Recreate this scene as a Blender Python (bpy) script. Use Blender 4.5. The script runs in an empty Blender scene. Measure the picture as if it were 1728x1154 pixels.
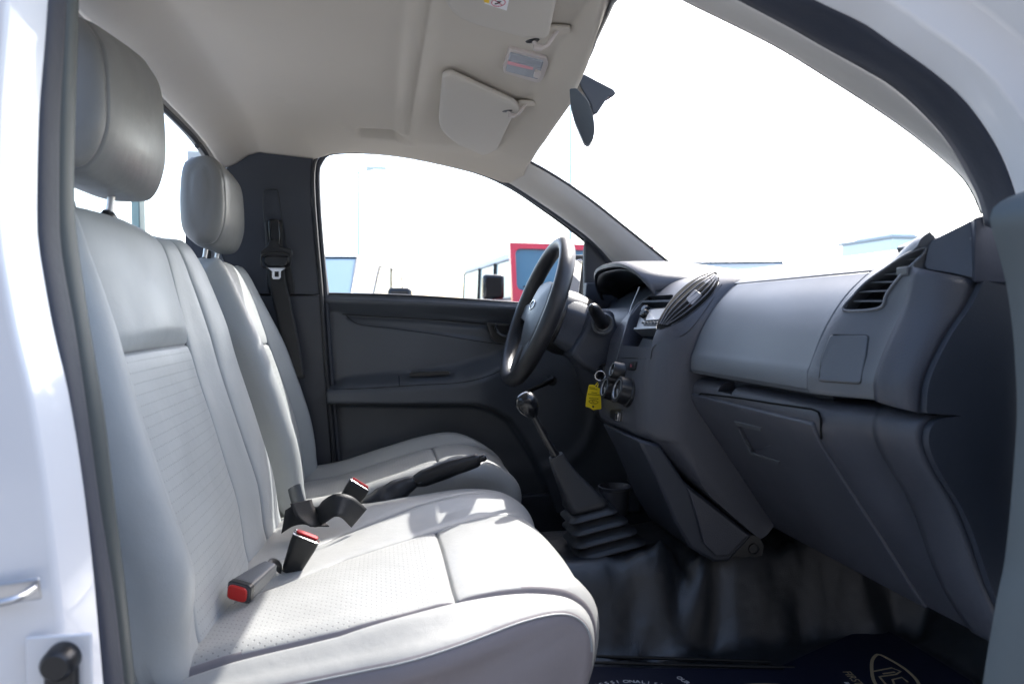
import bpy, bmesh, math, random
from mathutils import Vector, Matrix, noise
random.seed(7)
sc = bpy.context.scene
R = math.radians
# ---------------------------------------------------------------- camera / light / exposure
FPX, CX, CY = 1250.0, 864.0, 577.0
YAW, PIT = R(10.2), math.atan(42 / 1250.0)
CAM = Vector((0, 0, 1.22))
_cy, _sy, _cp, _sp = math.cos(YAW), math.sin(YAW), math.cos(PIT), math.sin(PIT)
RT = Vector((_cy, -_sy, 0)); FW = Vector((_sy * _cp, _cy * _cp, -_sp)); UP = Vector((_sy * _sp, _cy * _sp, _cp))
cam_d = bpy.data.cameras.new("camera"); cam = bpy.data.objects.new("camera", cam_d)
sc.collection.objects.link(cam); sc.camera = cam
cam_d.sensor_width = 36; cam_d.lens = 36 * FPX / 1728
cam_d.clip_start = 0.02; cam_d.clip_end = 2000
cam.matrix_world = Matrix(((RT.x, UP.x, -FW.x, CAM.x), (RT.y, UP.y, -FW.y, CAM.y), (RT.z, UP.z, -FW.z, CAM.z), (0, 0, 0, 1)))
cam_d.dof.use_dof = True; cam_d.dof.focus_distance = 1.55; cam_d.dof.aperture_fstop = 5.6
SUN = Vector((0.68, 0.82, 1.0)).normalized()          # direction towards the sun
elev = math.asin(SUN.z); azim = math.atan2(SUN.x, SUN.y)
w = bpy.data.worlds.new("World"); sc.world = w; w.use_nodes = True
nt = w.node_tree; bg = nt.nodes["Background"]
sky = nt.nodes.new("ShaderNodeTexSky"); sky.sky_type = 'NISHITA'; sky.sun_disc = False
sky.sun_elevation = elev; sky.sun_rotation = azim; sky.air_density = 1.0; sky.dust_density = 2.2; sky.ozone_density = 1.0
nt.links.new(sky.outputs[0], bg.inputs[0]); bg.inputs[1].default_value = 0.15
sl = bpy.data.lights.new("sun", 'SUN'); sl.energy = 2.2; sl.angle = R(0.5); sl.color = (1, 0.97, 0.92)
so = bpy.data.objects.new("sun", sl); sc.collection.objects.link(so)
so.rotation_euler = (-SUN).to_track_quat('-Z', 'Y').to_euler(); so.location = (3, 5, 6)
sc.view_settings.view_transform = 'Standard'; sc.view_settings.look = 'None'
sc.view_settings.exposure = 2.1; sc.view_settings.gamma = 1.0; sc.view_settings.use_curve_mapping = False
sc.cycles.max_bounces = 10; sc.cycles.diffuse_bounces = 5; sc.cycles.transparent_max_bounces = 16
sc.cycles.use_denoising = True

# ---------------------------------------------------------------- helpers
def ray(px, py): return FW + RT * ((px - CX) / FPX) + UP * ((CY - py) / FPX)
def P(px, py, X=None, Y=None, Z=None):
    "the point of the photograph's pixel at a known real distance (one coordinate given)"
    d = ray(px, py)
    t = (X - CAM.x) / d.x if X is not None else ((Y - CAM.y) / d.y if Y is not None else (Z - CAM.z) / d.z)
    return CAM + d * t
def onprof(px, py, prof):
    "where the pixel meets a surface that runs across the cab with the XZ profile prof"
    d = ray(px, py); best = None
    for (x0, z0), (x1, z1) in zip(prof, prof[1:]):
        ex, ez = x1 - x0, z1 - z0
        det = d.x * (-ez) + ex * d.z
        if abs(det) < 1e-9: continue
        bx, bz = x0 - CAM.x, z0 - CAM.z
        t = (bx * (-ez) + ex * bz) / det
        s = (d.x * bz - d.z * bx) / det
        cost = max(0, -s - .02, s - 1.02) * 100 + t
        if t > 0 and (best is None or cost < best[2]):
            best = (t, Vector((-ez, 0, ex)).normalized(), cost)
    p = CAM + d * best[0]; n = best[1]
    if n.dot(d) > 0: n = -n
    return p, n
from mathutils.bvhtree import BVHTree
def hitter(o):
    dg = bpy.context.evaluated_depsgraph_get(); dg.update()
    me = bpy.data.meshes.new_from_object(o.evaluated_get(dg))
    T = BVHTree.FromPolygons([v.co[:] for v in me.vertices], [p.vertices[:] for p in me.polygons]); bpy.data.meshes.remove(me)
    def f(px, py):
        d = ray(px, py).normalized(); h = T.ray_cast(CAM, d)
        if h[0] is None:
            for r_ in (2, 4, 7, 11, 16, 24):
                for q in range(12):
                    h = T.ray_cast(CAM, ray(px + r_ * math.cos(q * .5236), py + r_ * math.sin(q * .5236)).normalized())
                    if h[0] is not None: break
                if h[0] is not None: break
        n = h[1] if h[1].dot(d) < 0 else -h[1]
        return CAM + d * (h[0] - CAM).length, n
    return f
def sm(a, b, x):
    t = max(0.0, min(1.0, (x - a) / (b - a))); return t * t * (3 - 2 * t)
def lerp(a, b, t): return a + (b - a) * t
def interp(x, pts):
    if x <= pts[0][0]: return pts[0][1]
    for (a, b), (c, d) in zip(pts, pts[1:]):
        if x <= c: return b + (d - b) * (x - a) / (c - a)
    return pts[-1][1]
def cat(pts, n, closed=False):
    pts = [Vector(p) for p in pts]; L = len(pts); out = []
    segs = L if closed else L - 1
    for i in range(segs):
        if closed: p0, p1, p2, p3 = (pts[(i + k) % L] for k in (-1, 0, 1, 2))
        else:
            p1, p2 = pts[i], pts[i + 1]
            p0 = pts[i - 1] if i else p1 * 2 - p2
            p3 = pts[i + 2] if i + 2 < L else p2 * 2 - p1
        for j in range(n):
            t = j / n
            out.append(0.5 * ((2 * p1) + (p2 - p0) * t + (2 * p0 - 5 * p1 + 4 * p2 - p3) * t * t + (3 * p1 - p0 - 3 * p2 + p3) * t ** 3))
    if not closed: out.append(pts[-1])
    return out
def resample(pts, n, closed=False):
    q = list(pts) + ([pts[0]] if closed else [])
    acc = [0]
    for a, b in zip(q, q[1:]): acc.append(acc[-1] + (b - a).length)
    out = []; k = 0; m = n if closed else n - 1
    for i in range(n):
        s = acc[-1] * i / m
        while k < len(q) - 2 and acc[k + 1] < s: k += 1
        L = acc[k + 1] - acc[k]
        out.append(q[k].lerp(q[k + 1], (s - acc[k]) / L if L > 0 else 0))
    return out
def rnd(pts, r, n=5):
    "round the corners of a 2-D polygon; r a number or one per corner"
    out = []; L = len(pts)
    for i in range(L):
        p = Vector(pts[i]); a = Vector(pts[i - 1]); b = Vector(pts[(i + 1) % L])
        rr = r[i] if isinstance(r, (list, tuple)) else r
        if rr <= 0: out.append(tuple(p)); continue
        da, db = (a - p), (b - p); k = min(rr, da.length * .48, db.length * .48)
        s, e = p + da.normalized() * k, p + db.normalized() * k
        for j in range(n + 1):
            t = j / n; out.append(tuple(s * (1 - t) ** 2 + p * 2 * t * (1 - t) + e * t * t))
    return out

def decal(name, outl, hf, off, mtl, parent, th=0, step=(1, .8, .6, .4, .2, .02), n=48, **k):
    "a thin panel that follows the surface it lies on"
    ol = resample([Vector((a, b, 0)) for a, b in outl], n, True); c = sum(ol, Vector()) / n; rows = []
    for t in step:
        row = []
        for p in ol:
            q = c.lerp(p, t); h, nn = hf(q.x, q.y); row.append(h + nn * off)
        rows.append(row)
    if th:
        c0, nn = hf(c.x, c.y); rows = [[p - nn * th for p in rows[0]]] + rows
    return grid(name, rows, mtl, parent, cu=True, caps=True, **k)
def tagit(o, label, cat, group=None, kind=None):
    if label: o["label"] = label
    if cat: o["category"] = cat
    if group: o["group"] = group
    o["kind"] = kind or "thing"
    return o
def thing(name, label, cat, loc=(0, 0, 0), group=None):
    o = bpy.data.objects.new(name, None); sc.collection.objects.link(o); o.location = loc
    o.empty_display_size = .05
    return tagit(o, label, cat, group)
def wpos(o):
    v = Vector(o.location)
    return v + (wpos(o.parent) + o.matrix_parent_inverse.translation if o.parent else Vector())
def finish(o, mat, parent=None, smooth=True, angle=35, bevel=0, seg=2, solid=0, sub=0, off=-1):
    me = o.data
    k = None
    if mat and not me.materials: me.materials.append(mat)
    if smooth:
        me.shade_smooth()
        if angle: me.set_sharp_from_angle(angle=R(angle))
    if solid:
        m = o.modifiers.new("s", 'SOLIDIFY'); m.thickness = solid; m.offset = off
    if bevel:
        m = o.modifiers.new("b", 'BEVEL'); m.width = bevel; m.segments = seg; m.limit_method = 'ANGLE'; m.angle_limit = R(40)
    if sub:
        m = o.modifiers.new("u", 'SUBSURF'); m.levels = sub; m.render_levels = sub
    if parent is not None:
        o.parent = parent; o.matrix_parent_inverse = Matrix.Translation(-wpos(parent))
    return o
def newobj(name, verts, faces):
    me = bpy.data.meshes.new(name); me.from_pydata([tuple(v) for v in verts], [], faces); me.update()
    o = bpy.data.objects.new(name, me); sc.collection.objects.link(o); return o
def fixn(o):
    bm = bmesh.new(); bm.from_mesh(o.data); bmesh.ops.recalc_face_normals(bm, faces=bm.faces); bm.to_mesh(o.data); bm.free(); return o
def grid(name, rows, mat, parent=None, cu=False, cv=False, caps=False, flip=False, **k):
    nr, nc = len(rows), len(rows[0]); V = [p for r in rows for p in r]; F = []
    for i in range(nr if cv else nr - 1):
        for j in range(nc if cu else nc - 1):
            a, b, c, d = i * nc + j, i * nc + (j + 1) % nc, ((i + 1) % nr) * nc + (j + 1) % nc, ((i + 1) % nr) * nc + j
            F.append((a, d, c, b) if flip else (a, b, c, d))
    if caps:
        F.append(tuple(range(nc))[::-1]); F.append(tuple((nr - 1) * nc + j for j in range(nc)))
    o = newobj(name, V, F)
    rc_f = k.pop('recalc', False)
    if caps or rc_f: fixn(o)
    return finish(o, mat, parent, **k)
AX = {'Y': lambda a, b, t: (a, t, b), 'X': lambda a, b, t: (t, a, b), 'Z': lambda a, b, t: (a, b, t)}
def prism(name, pts, ax, t0, t1, mat, parent=None, bevel=.002, **k):
    f = AX[ax]; n = len(pts)
    V = [f(p[0], p[1], t0) for p in pts] + [f(p[0], p[1], t1) for p in pts]
    F = [tuple(range(n)), tuple(range(2 * n - 1, n - 1, -1))] + [(i, (i + 1) % n, n + (i + 1) % n, n + i) for i in range(n)]
    return finish(fixn(newobj(name, V, F)), mat, parent, bevel=bevel, **k)
def slab(name, pts3, d, mat, parent=None, bevel=.001, **k):
    "closed 3-D outline extruded along the vector d"
    n = len(pts3); d = Vector(d)
    V = [Vector(p) for p in pts3] + [Vector(p) + d for p in pts3]
    F = [tuple(range(n)), tuple(range(2 * n - 1, n - 1, -1))] + [(i, (i + 1) % n, n + (i + 1) % n, n + i) for i in range(n)]
    return finish(fixn(newobj(name, V, F)), mat, parent, bevel=bevel, **k)
def tube(name, pts, r, mat, parent=None, seg=12, closed=False, flat=1.0, up=None, **k):
    "round (or flattened) bar along points; r a number or a list"
    pts = [Vector(p) for p in pts]; n = len(pts); rows = []; last = None
    for i, p in enumerate(pts):
        if closed: t = pts[(i + 1) % n] - pts[i - 1]
        else: t = pts[min(i + 1, n - 1)] - pts[max(i - 1, 0)]
        t.normalize()
        if up is not None: a = Vector(up) - t * t.dot(Vector(up))
        elif last is None: a = t.orthogonal()
        else: a = last - t * t.dot(last)
        a.normalize(); last = a; b = t.cross(a); rr = r[i] if isinstance(r, (list, tuple)) else r
        rows.append([p + a * (math.cos(q) * rr * flat) + b * (math.sin(q) * rr) for q in (2 * math.pi * j / seg for j in range(seg))])
    return grid(name, rows, mat, parent, cu=True, cv=closed, caps=not closed, recalc=closed, **k)
def lathe(name, prof, o0, axis, mat, parent=None, seg=28, sx=1.0, ring=False, **k):
    "prof: (radius, height) pairs turned about axis from o0"
    axis = Vector(axis).normalized(); a = axis.orthogonal().normalized(); b = axis.cross(a); o0 = Vector(o0)
    rows = [[o0 + axis * h + (a * math.cos(q) * sx + b * math.sin(q)) * r for q in (2 * math.pi * j / seg for j in range(seg))] for r, h in prof]
    return grid(name, rows, mat, parent, cu=True, cv=ring, caps=not ring, recalc=ring, **k)
def box(name, c, s, mat, parent=None, rot=None, bevel=.003, seg=3, **k):
    V = [Vector((x * s[0] / 2, y * s[1] / 2, z * s[2] / 2)) for x in (-1, 1) for y in (-1, 1) for z in (-1, 1)]
    if rot is not None: V = [rot @ v for v in V]
    V = [v + Vector(c) for v in V]
    F = [(0, 1, 3, 2), (4, 6, 7, 5), (0, 4, 5, 1), (2, 3, 7, 6), (0, 2, 6, 4), (1, 5, 7, 3)]
    return finish(fixn(newobj(name, V, F)), mat, parent, bevel=bevel, seg=seg, **k)
def bake(o):
    "apply the modifiers"
    dg = bpy.context.evaluated_depsgraph_get(); dg.update()
    me = bpy.data.meshes.new_from_object(o.evaluated_get(dg)); o.modifiers.clear(); o.data = me; return o
def cut(o, cutters):
    for c in cutters:
        m = o.modifiers.new("c", 'BOOLEAN'); m.operation = 'DIFFERENCE'; m.object = c; m.solver = 'EXACT'
    bake(o)
    for c in cutters: bpy.data.objects.remove(c)
    o.data.set_sharp_from_angle(angle=R(32)); return o
def join_text(name, body, size, o0, xa, ya, mat, parent, ext=.0002, spacing=1.0):
    cu = bpy.data.curves.new(name, 'FONT'); cu.body = body; cu.size = size; cu.extrude = ext; cu.space_character = spacing
    t = bpy.data.objects.new(name, cu); sc.collection.objects.link(t)
    dg = bpy.context.evaluated_depsgraph_get(); dg.update()
    me = bpy.data.meshes.new_from_object(t.evaluated_get(dg)); bpy.data.objects.remove(t)
    xa, ya = Vector(xa).normalized(), Vector(ya).normalized(); za = xa.cross(ya)
    M = Matrix(((xa.x, ya.x, za.x, o0[0]), (xa.y, ya.y, za.y, o0[1]), (xa.z, ya.z, za.z, o0[2]), (0, 0, 0, 1)))
    me.transform(M); o = bpy.data.objects.new(name, me); sc.collection.objects.link(o); me.materials.clear()
    return finish(o, mat, parent, smooth=False)

# ---------------------------------------------------------------- materials
def mat(name, col, rough=.5, metal=0, spec=.5, coat=0, bump=None, var=0, vscale=6, sheen=0, trans=0):
    m = bpy.data.materials.new(name); m.use_nodes = True; t = m.node_tree; b = t.nodes["Principled BSDF"]
    b.inputs["Base Color"].default_value = (*col, 1); b.inputs["Roughness"].default_value = rough
    b.inputs["Metallic"].default_value = metal; b.inputs["Specular IOR Level"].default_value = spec
    b.inputs["Coat Weight"].default_value = coat; b.inputs["Coat Roughness"].default_value = .05
    b.inputs["Sheen Weight"].default_value = sheen; b.inputs["Transmission Weight"].default_value = trans
    tc = t.nodes.new("ShaderNodeTexCoord")
    if var:
        n = t.nodes.new("ShaderNodeTexNoise"); n.inputs["Scale"].default_value = vscale; n.inputs["Detail"].default_value = 5
        t.links.new(tc.outputs["Object"], n.inputs["Vector"])
        mp = t.nodes.new("ShaderNodeMapRange"); mp.inputs[3].default_value = 1 - var; mp.inputs[4].default_value = 1 + var
        mp.inputs[1].default_value = .3; mp.inputs[2].default_value = .7
        t.links.new(n.outputs[0], mp.inputs[0])
        mx = t.nodes.new("ShaderNodeMix"); mx.data_type = 'RGBA'; mx.blend_type = 'MULTIPLY'; mx.inputs[0].default_value = 1
        mx.inputs[6].default_value = (*col, 1); t.links.new(mp.outputs[0], mx.inputs[7]); t.links.new(mx.outputs[2], b.inputs["Base Color"])
        mr = t.nodes.new("ShaderNodeMapRange"); mr.inputs[1].default_value = .3; mr.inputs[2].default_value = .7
        mr.inputs[3].default_value = rough - .07; mr.inputs[4].default_value = rough + .07
        t.links.new(n.outputs[0], mr.inputs[0]); t.links.new(mr.outputs[0], b.inputs["Roughness"])
    if bump:
        prev = None
        for kind, scale, dist in bump:
            if kind == 'v': n = t.nodes.new("ShaderNodeTexVoronoi"); out = n.outputs["Distance"]
            else: n = t.nodes.new("ShaderNodeTexNoise"); n.inputs["Detail"].default_value = 0 if kind == 's' else 4; out = n.outputs[0]
            n.inputs["Scale"].default_value = scale; t.links.new(tc.outputs["Object"], n.inputs["Vector"])
            bp = t.nodes.new("ShaderNodeBump"); bp.inputs["Distance"].default_value = dist; bp.inputs["Strength"].default_value = 1
            t.links.new(out, bp.inputs["Height"])
            if prev: t.links.new(prev.outputs[0], bp.inputs["Normal"])
            prev = bp
        t.links.new(prev.outputs[0], b.inputs["Normal"])
    return m
def leather(name, col, pu, pv, r0=.0011, r1=.0018, st=.62, dc=None):
    m = mat(name, col, .42, spec=.45, var=.035, vscale=9, bump=[('v', 900, .00012), ('n', 14, .0022), ('n', 60, .0003)])
    t = m.node_tree; b = t.nodes["Principled BSDF"]; base = b.inputs["Base Color"].links[0].from_socket
    uv = t.nodes.new("ShaderNodeUVMap"); sp = t.nodes.new("ShaderNodeSeparateXYZ"); t.links.new(uv.outputs[0], sp.inputs[0])
    def M(op, a, bb=None, c=None):
        n = t.nodes.new("ShaderNodeMath"); n.operation = op
        for i, v in enumerate((a, bb, c)):
            if v is None: continue
            if isinstance(v, (int, float)): n.inputs[i].default_value = v
            else: t.links.new(v, n.inputs[i])
        return n.outputs[0]
    row = M('FLOOR', M('DIVIDE', sp.outputs[1], pv)); shift = M('MULTIPLY', M('MODULO', row, 2), .5)
    fu = M('MULTIPLY', M('SUBTRACT', M('FRACT', M('ADD', M('DIVIDE', sp.outputs[0], pu), shift)), .5), pu)
    fv = M('MULTIPLY', M('SUBTRACT', M('FRACT', M('DIVIDE', sp.outputs[1], pv)), .5), pv)
    d = M('SQRT', M('ADD', M('MULTIPLY', fu, fu), M('MULTIPLY', fv, fv)))
    mr = t.nodes.new("ShaderNodeMapRange"); mr.inputs[1].default_value = r0; mr.inputs[2].default_value = r1
    mr.inputs[3].default_value = 1; mr.inputs[4].default_value = 0; t.links.new(d, mr.inputs[0])
    at = t.nodes.new("ShaderNodeAttribute"); at.attribute_name = "mask"; sa = t.nodes.new("ShaderNodeSeparateColor"); t.links.new(at.outputs[0], sa.inputs[0])
    f = M('MAXIMUM', M('MULTIPLY', M('MULTIPLY', mr.outputs[0], sa.outputs[0]), st), M('MULTIPLY', sa.outputs[1], .8))
    mx = t.nodes.new("ShaderNodeMix"); mx.data_type = 'RGBA'; t.links.new(f, mx.inputs[0]); t.links.new(base, mx.inputs[6])
    mx.inputs[7].default_value = (col[0] * .2, col[1] * .2, col[2] * .22, 1); t.links.new(mx.outputs[2], b.inputs["Base Color"])
    bp = t.nodes.new("ShaderNodeBump"); bp.inputs["Distance"].default_value = .0004; bp.invert = True
    t.links.new(M('MULTIPLY', mr.outputs[0], sa.outputs[0]), bp.inputs["Height"])
    t.links.new(b.inputs["Normal"].links[0].from_socket, bp.inputs["Normal"]); t.links.new(bp.outputs[0], b.inputs["Normal"])
    return m
def glass(name, tint=(1, 1, 1), refl=.9):
    m = bpy.data.materials.new(name); m.use_nodes = True; t = m.node_tree; t.nodes.clear()
    o = t.nodes.new("ShaderNodeOutputMaterial"); a = t.nodes.new("ShaderNodeBsdfTransparent"); a.inputs[0].default_value = (*tint, 1)
    g = t.nodes.new("ShaderNodeBsdfGlossy"); g.inputs["Roughness"].default_value = .01
    fr = t.nodes.new("ShaderNodeFresnel"); fr.inputs[0].default_value = 1.3; mx = t.nodes.new("ShaderNodeMixShader")
    mm = t.nodes.new("ShaderNodeMath"); mm.operation = 'MULTIPLY'; mm.inputs[1].default_value = refl
    t.links.new(fr.outputs[0], mm.inputs[0]); t.links.new(mm.outputs[0], mx.inputs[0]); t.links.new(a.outputs[0], mx.inputs[1]); t.links.new(g.outputs[0], mx.inputs[2])
    t.links.new(mx.outputs[0], o.inputs[0]); return m
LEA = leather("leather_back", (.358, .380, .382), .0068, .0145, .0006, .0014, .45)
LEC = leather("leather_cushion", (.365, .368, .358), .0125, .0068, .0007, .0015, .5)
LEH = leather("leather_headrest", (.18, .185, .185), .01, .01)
HEAD = mat("headliner_fabric", (.52, .475, .41), .95, spec=.1, bump=[('n', 900, .0003), ('n', 5, .004)], var=.025, vscale=3)
TRIM = mat("light_trim_plastic", (.52, .50, .47), .55, bump=[('n', 700, .00015)])
VIS = mat("visor_vinyl", (.50, .465, .41), .7, bump=[('n', 600, .00015), ('n', 20, .0006)])
CLIP = mat("clip_plastic", (.50, .45, .42), .4)
DASH = mat("dash_plastic", (.052, .056, .070), .42, spec=.55, bump=[('v', 700, .00028), ('n', 300, .00008)], var=.06, vscale=7)
DASH2 = mat("dash_smooth_plastic", (.100, .110, .124), .38, spec=.6, bump=[('v', 900, .00018)], var=.05, vscale=5)
DARK = mat("dark_trim_plastic", (.036, .042, .056), .5, bump=[('v', 800, .00014)], var=.06)
DOORM = mat("door_trim_plastic", (.066, .076, .092), .40, spec=.5, bump=[('v', 500, .0002), ('n', 10, .0008)], var=.07)
BLK = mat("black_plastic", (.012, .013, .015), .35, bump=[('n', 400, .0001)])
GLOSS = mat("gloss_black", (.008, .009, .011), .22, coat=.1)
RUB = mat("black_rubber", (.024, .026, .030), .42, bump=[('n', 120, .0004)])
SEAL = mat("weatherstrip_rubber", (.030, .036, .055), .6, bump=[('n', 90, .0006)])
SEAL2 = mat("seal_flap_rubber", (.060, .072, .072), .5)
WHEEL = mat("wheel_vinyl", (.022, .023, .026), .38, bump=[('v', 900, .0002), ('n', 40, .0005)])
SPOKE = mat("spoke_plastic", (.080, .088, .098), .4, bump=[('v', 900, .0001)])
VINYL = mat("floor_vinyl", (.022, .025, .030), .33, spec=.9, bump=[('v', 700, .0003), ('s', 45, .0012), ('s', 14, .004)])
WEB = mat("belt_webbing", (.016, .017, .019), .6, bump=[('n', 500, .0004)])
RED = mat("red_plastic", (.62, .025, .02), .3)
REDD = mat("red_plastic_matte", (.62, .025, .03), .5)
CHROME = mat("polished_steel", (.75, .75, .76), .22, metal=1)
STEEL = mat("brushed_steel", (.55, .56, .58), .35, metal=1)
SILV = mat("silver_trim", (.42, .44, .46), .3, metal=.6)
WHITE = mat("white_paint", (.80, .81, .83), .3, coat=.8)
YEL = mat("yellow_plastic", (.80, .60, .01), .4)
INK = mat("black_ink", (.01, .01, .01), .9, spec=.1)
NAVY = mat("navy_paper", (.005, .007, .024), .6, bump=[('n', 60, .0006)])
GOLD = mat("gold_ink", (.42, .33, .20), .5)
WINK = mat("white_ink", (.8, .8, .8), .6)
STK = mat("sticker_paper", (.8, .8, .82), .5)
STY = mat("sticker_yellow", (.85, .55, .02), .5)
STR = mat("sticker_red", (.55, .12, .16), .5)
LENS = mat("lamp_lens", (.30, .32, .34), .15, spec=.8, bump=[('n', 150, .0006)])
LENSP = mat("lens_pink", (.7, .30, .33), .25)
DISP = mat("stereo_silver", (.50, .51, .53), .3, metal=.3)
GLS = glass("window_glass", refl=.06); GLT = glass("tinted_glass", (.55, .8, .9), 1.0)
MIRR = mat("mirror_back_grey", (.10, .12, .14), .35)
SSIDE = mat("seat_side_darker", (.25, .225, .23), .5, bump=[('v', 900, .00012), ('n', 14, .002)])  # darker taupe for the cushion faces turned to the doorway
STEP = {}

# ---------------------------------------------------------------- ground
g = grid("ground", [[(x, y, 0) for x in (-900, -60, -20, 20, 60, 900)] for y in (-900, -60, -20, 20, 60, 900)],
         mat("concrete_ground", (.22, .22, .22), .85, var=.12, vscale=1.2, bump=[('n', 40, .004)]), smooth=False)
g["kind"] = "structure"

# ================================================================= CAB SHELL
cab = thing("truck_cab", "white single cab truck body with open passenger doorway, pale headliner and dark pillar trims", "truck cab", (0, 1.48, .5))
RAILPX = [(530, 262), (560, 253), (600, 251), (660, 256), (720, 266), (800, 285), (850, 303)]
YF, YN = 2.12, .86
rail = [P(a, b, Y=YF) for a, b in RAILPX]
railf = [(-.42, 1.628), (-.385, 1.642), (-.35, 1.668), (-.318, 1.678)] + [(p.x, p.z) for p in rail]
def headz(x, v, z_edge, zc):
    e = abs(2 * v - 1)
    return z_edge + (zc - z_edge) * (1 - e ** 5)
def header_x(y):
    return interp(y, [(.80, .290), (.95, .308), (1.05, .326), (1.25, .360), (1.5, .392), (1.8, .408), (2.08, .409)])
_h = [P(a, b, Z=1.700) for a, b in ((641, 222), (583, 213), (693, 232))]
HREC = ((_h[0].x, _h[0].y, .062, .034, -.022), (_h[1].x, _h[1].y, .013, .016, .004), (_h[2].x, _h[2].y, .013, .016, .004))
rows = []
NX = 110
for i in range(NX + 1):
    s = i / NX; row = []
    for j in range(111):
        v = j / 110; v2 = v; y = lerp(YN - .02, YF, v)
        xe = header_x(y); x = lerp(-.42, xe, s)
        ze = interp(x, railf)
        zc = 1.712 - .045 * sm(-.30, -.42, x) - .028 * sm(.30, xe, x)
        ze2 = ze + .0
        z = headz(x, v, ze2, max(zc, ze2 + .004))
        # the front overhead zone steps down behind the visors
        yin = sm(.9, 1.0, y) * (1 - sm(1.95, 2.06, y))
        z -= .016 * sm(.072, .105, x) * yin
        z -= .010 * math.exp(-((x - .065) / .014) ** 2) * yin
        # oval grab-handle recess and its two clip covers near the far rail
        for cxp, cyp, rx, ry, dd in HREC:
            q = (abs((x - cxp) / rx) ** 4 + abs((y - cyp) / ry) ** 4)
            z += -dd * (1 - sm(.5, 1.5, q))
        q = ((x + .20) / .012) ** 2 + ((y - 1.72) / .012) ** 2
        z += .003 * math.exp(-q)
        row.append((x, y, z))
    rows.append(row)
hl = grid("headliner", rows, HEAD, cab, solid=.012, off=1, angle=0)
# rear edge of the headliner, curling down to the back window
rows = []
for j in range(25):
    y = lerp(YN, YF, j / 24); zt = rows and 0 or 0
    base = [(-.42, 1.63), (-.434, 1.622), (-.445, 1.612)]
    e = abs(2 * j / 24 - 1) ** 5
    dz = .037 * (1 - e)
    rows.append([(a, y, b + dz + .002) for a, b in base])
grid("rear_header_trim", rows, TRIM, cab, solid=.008)
# rear wall, window opening
rz0, rz1 = 1.30, 1.648
for nm, pts in (("rear_wall_panel", [(YN - .02, .55), (YF + .06, .55), (YF + .06, rz0), (YN - .02, rz0)]),
                ("rear_corner_trim", [(YF - .02, rz0), (YF + .06, rz0), (YF + .06, 1.66), (YF - .02, 1.63)])):
    prism(nm, pts, 'X', -.505, -.46, DARK, cab)
grid("rear_window", [[(-.475, y, z) for y in (YN, 1.2, 1.6, YF - .015)] for z in (rz0, 1.66)], GLS, cab, smooth=False)
tube("rear_window_seal", cat([(-.452, .9, 1.655), (-.44, 1.3, 1.659), (-.44, 1.62, 1.657), (-.437, 1.92, 1.652), (-.437, 1.945, 1.640), (-.437, 1.965, 1.650), (-.437, 2.04, 1.642), (-.44, 2.09, 1.625), (-.445, 2.105, 1.58), (-.45, 2.11, 1.32)], 6), .006, RUB, cab, seg=8)
# far rear pillar trim (behind the driver's door)
def bp(px, py, y=2.13): p = P(px, py, Y=y); return (p.x, p.z)
up = [bp(*p) for p in ((378, 292), (392, 270), (410, 256), (440, 249), (480, 250), (531, 258), (526, 285), (526, 340), (534, 430), (540, 497), (400, 497), (370, 420))]
prism("pillar_trim", up, 'Y', 2.125, 2.19, DARK, cab, bevel=.004)
lo = [bp(*p) for p in ((380, 499), (541, 499), (548, 620), (562, 800), (380, 800))]
prism("lower_pillar_trim", lo, 'Y', 2.128, 2.19, DARK, cab, bevel=.003)
so_ = [P(a, b, Y=2.119) for a, b in ((446, 324), (450, 320), (464, 320), (469, 325), (476, 372), (488, 440), (496, 495), (455, 495), (450, 420), (444, 345))]
tube("belt_slot_rim", cat(so_[:], 3, True), .0016, RUB, cab, closed=True, seg=6)
sl2 = [P(a, b, Y=2.124) for a, b in ((455, 440), (490, 440), (497, 497), (455, 497))]
slab("belt_slot", sl2, (0, .004, 0), BLK, cab, bevel=0)
# door aperture seal (far), double bead
ap = [(566, 800), (552, 640), (545, 540), (541, 480), (534, 400), (529, 330), (529, 285), (537, 262), (556, 252), (600, 249), (660, 253), (720, 263), (800, 282), (850, 300), (900, 331), (950, 365), (1000, 403), (1040, 447)]
tube("door_aperture_seal", resample(cat([P(a, b, Y=2.125) for a, b in ap], 8), 120), .0055, RUB, cab, seg=8)
ap2 = [(a + (7 if i < 8 else 0), b + (0 if i < 7 else 6)) for i, (a, b) in enumerate(ap)]
tube("inner_door_seal", resample(cat([P(a, b, Y=2.150) for a, b in ap2], 8), 120), .008, DARK, cab, seg=8)
# ---- windshield + far A pillar + header
wb = [(.735, .80, 1.352), (.767, .84, 1.358), (.90, 1.05, 1.348), (.95, 1.45, 1.342), (.93, 1.8, 1.342), (.873, 2.06, 1.348)]
def wtop(y): return Vector((header_x(y) + .004, y, interp(y, [(.80, 1.60), (.84, 1.612), (1.0, 1.66), (1.2, 1.683), (1.5, 1.690), (1.8, 1.684), (2.08, 1.674)])))
wbc = resample(cat(wb, 8), 30); ys = [lerp(.84, 2.07, i / 29) for i in range(30)]
rows = []
for i in range(30):
    a = wtop(ys[i]); b = wbc[i]; e = math.sin(math.pi * i / 29)
    rows.append([a.lerp(b, k / 10) + Vector((.35, 0, .9)).normalized() * (.028 * e * math.sin(math.pi * k / 10)) for k in range(11)])
grid("windshield", rows, GLS, cab, angle=0)
tube("windshield_header_seal", [wtop(y) + Vector((0, 0, -.004)) for y in [lerp(.80, 2.075, i / 40) for i in range(41)]], .0045, RUB, cab, seg=8)
wl = [P(a, b, Y=2.055) for a, b in ((884, 258), (890, 270), (920, 287), (960, 312), (1005, 344), (1050, 380), (1100, 420), (1152, 462))]
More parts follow.
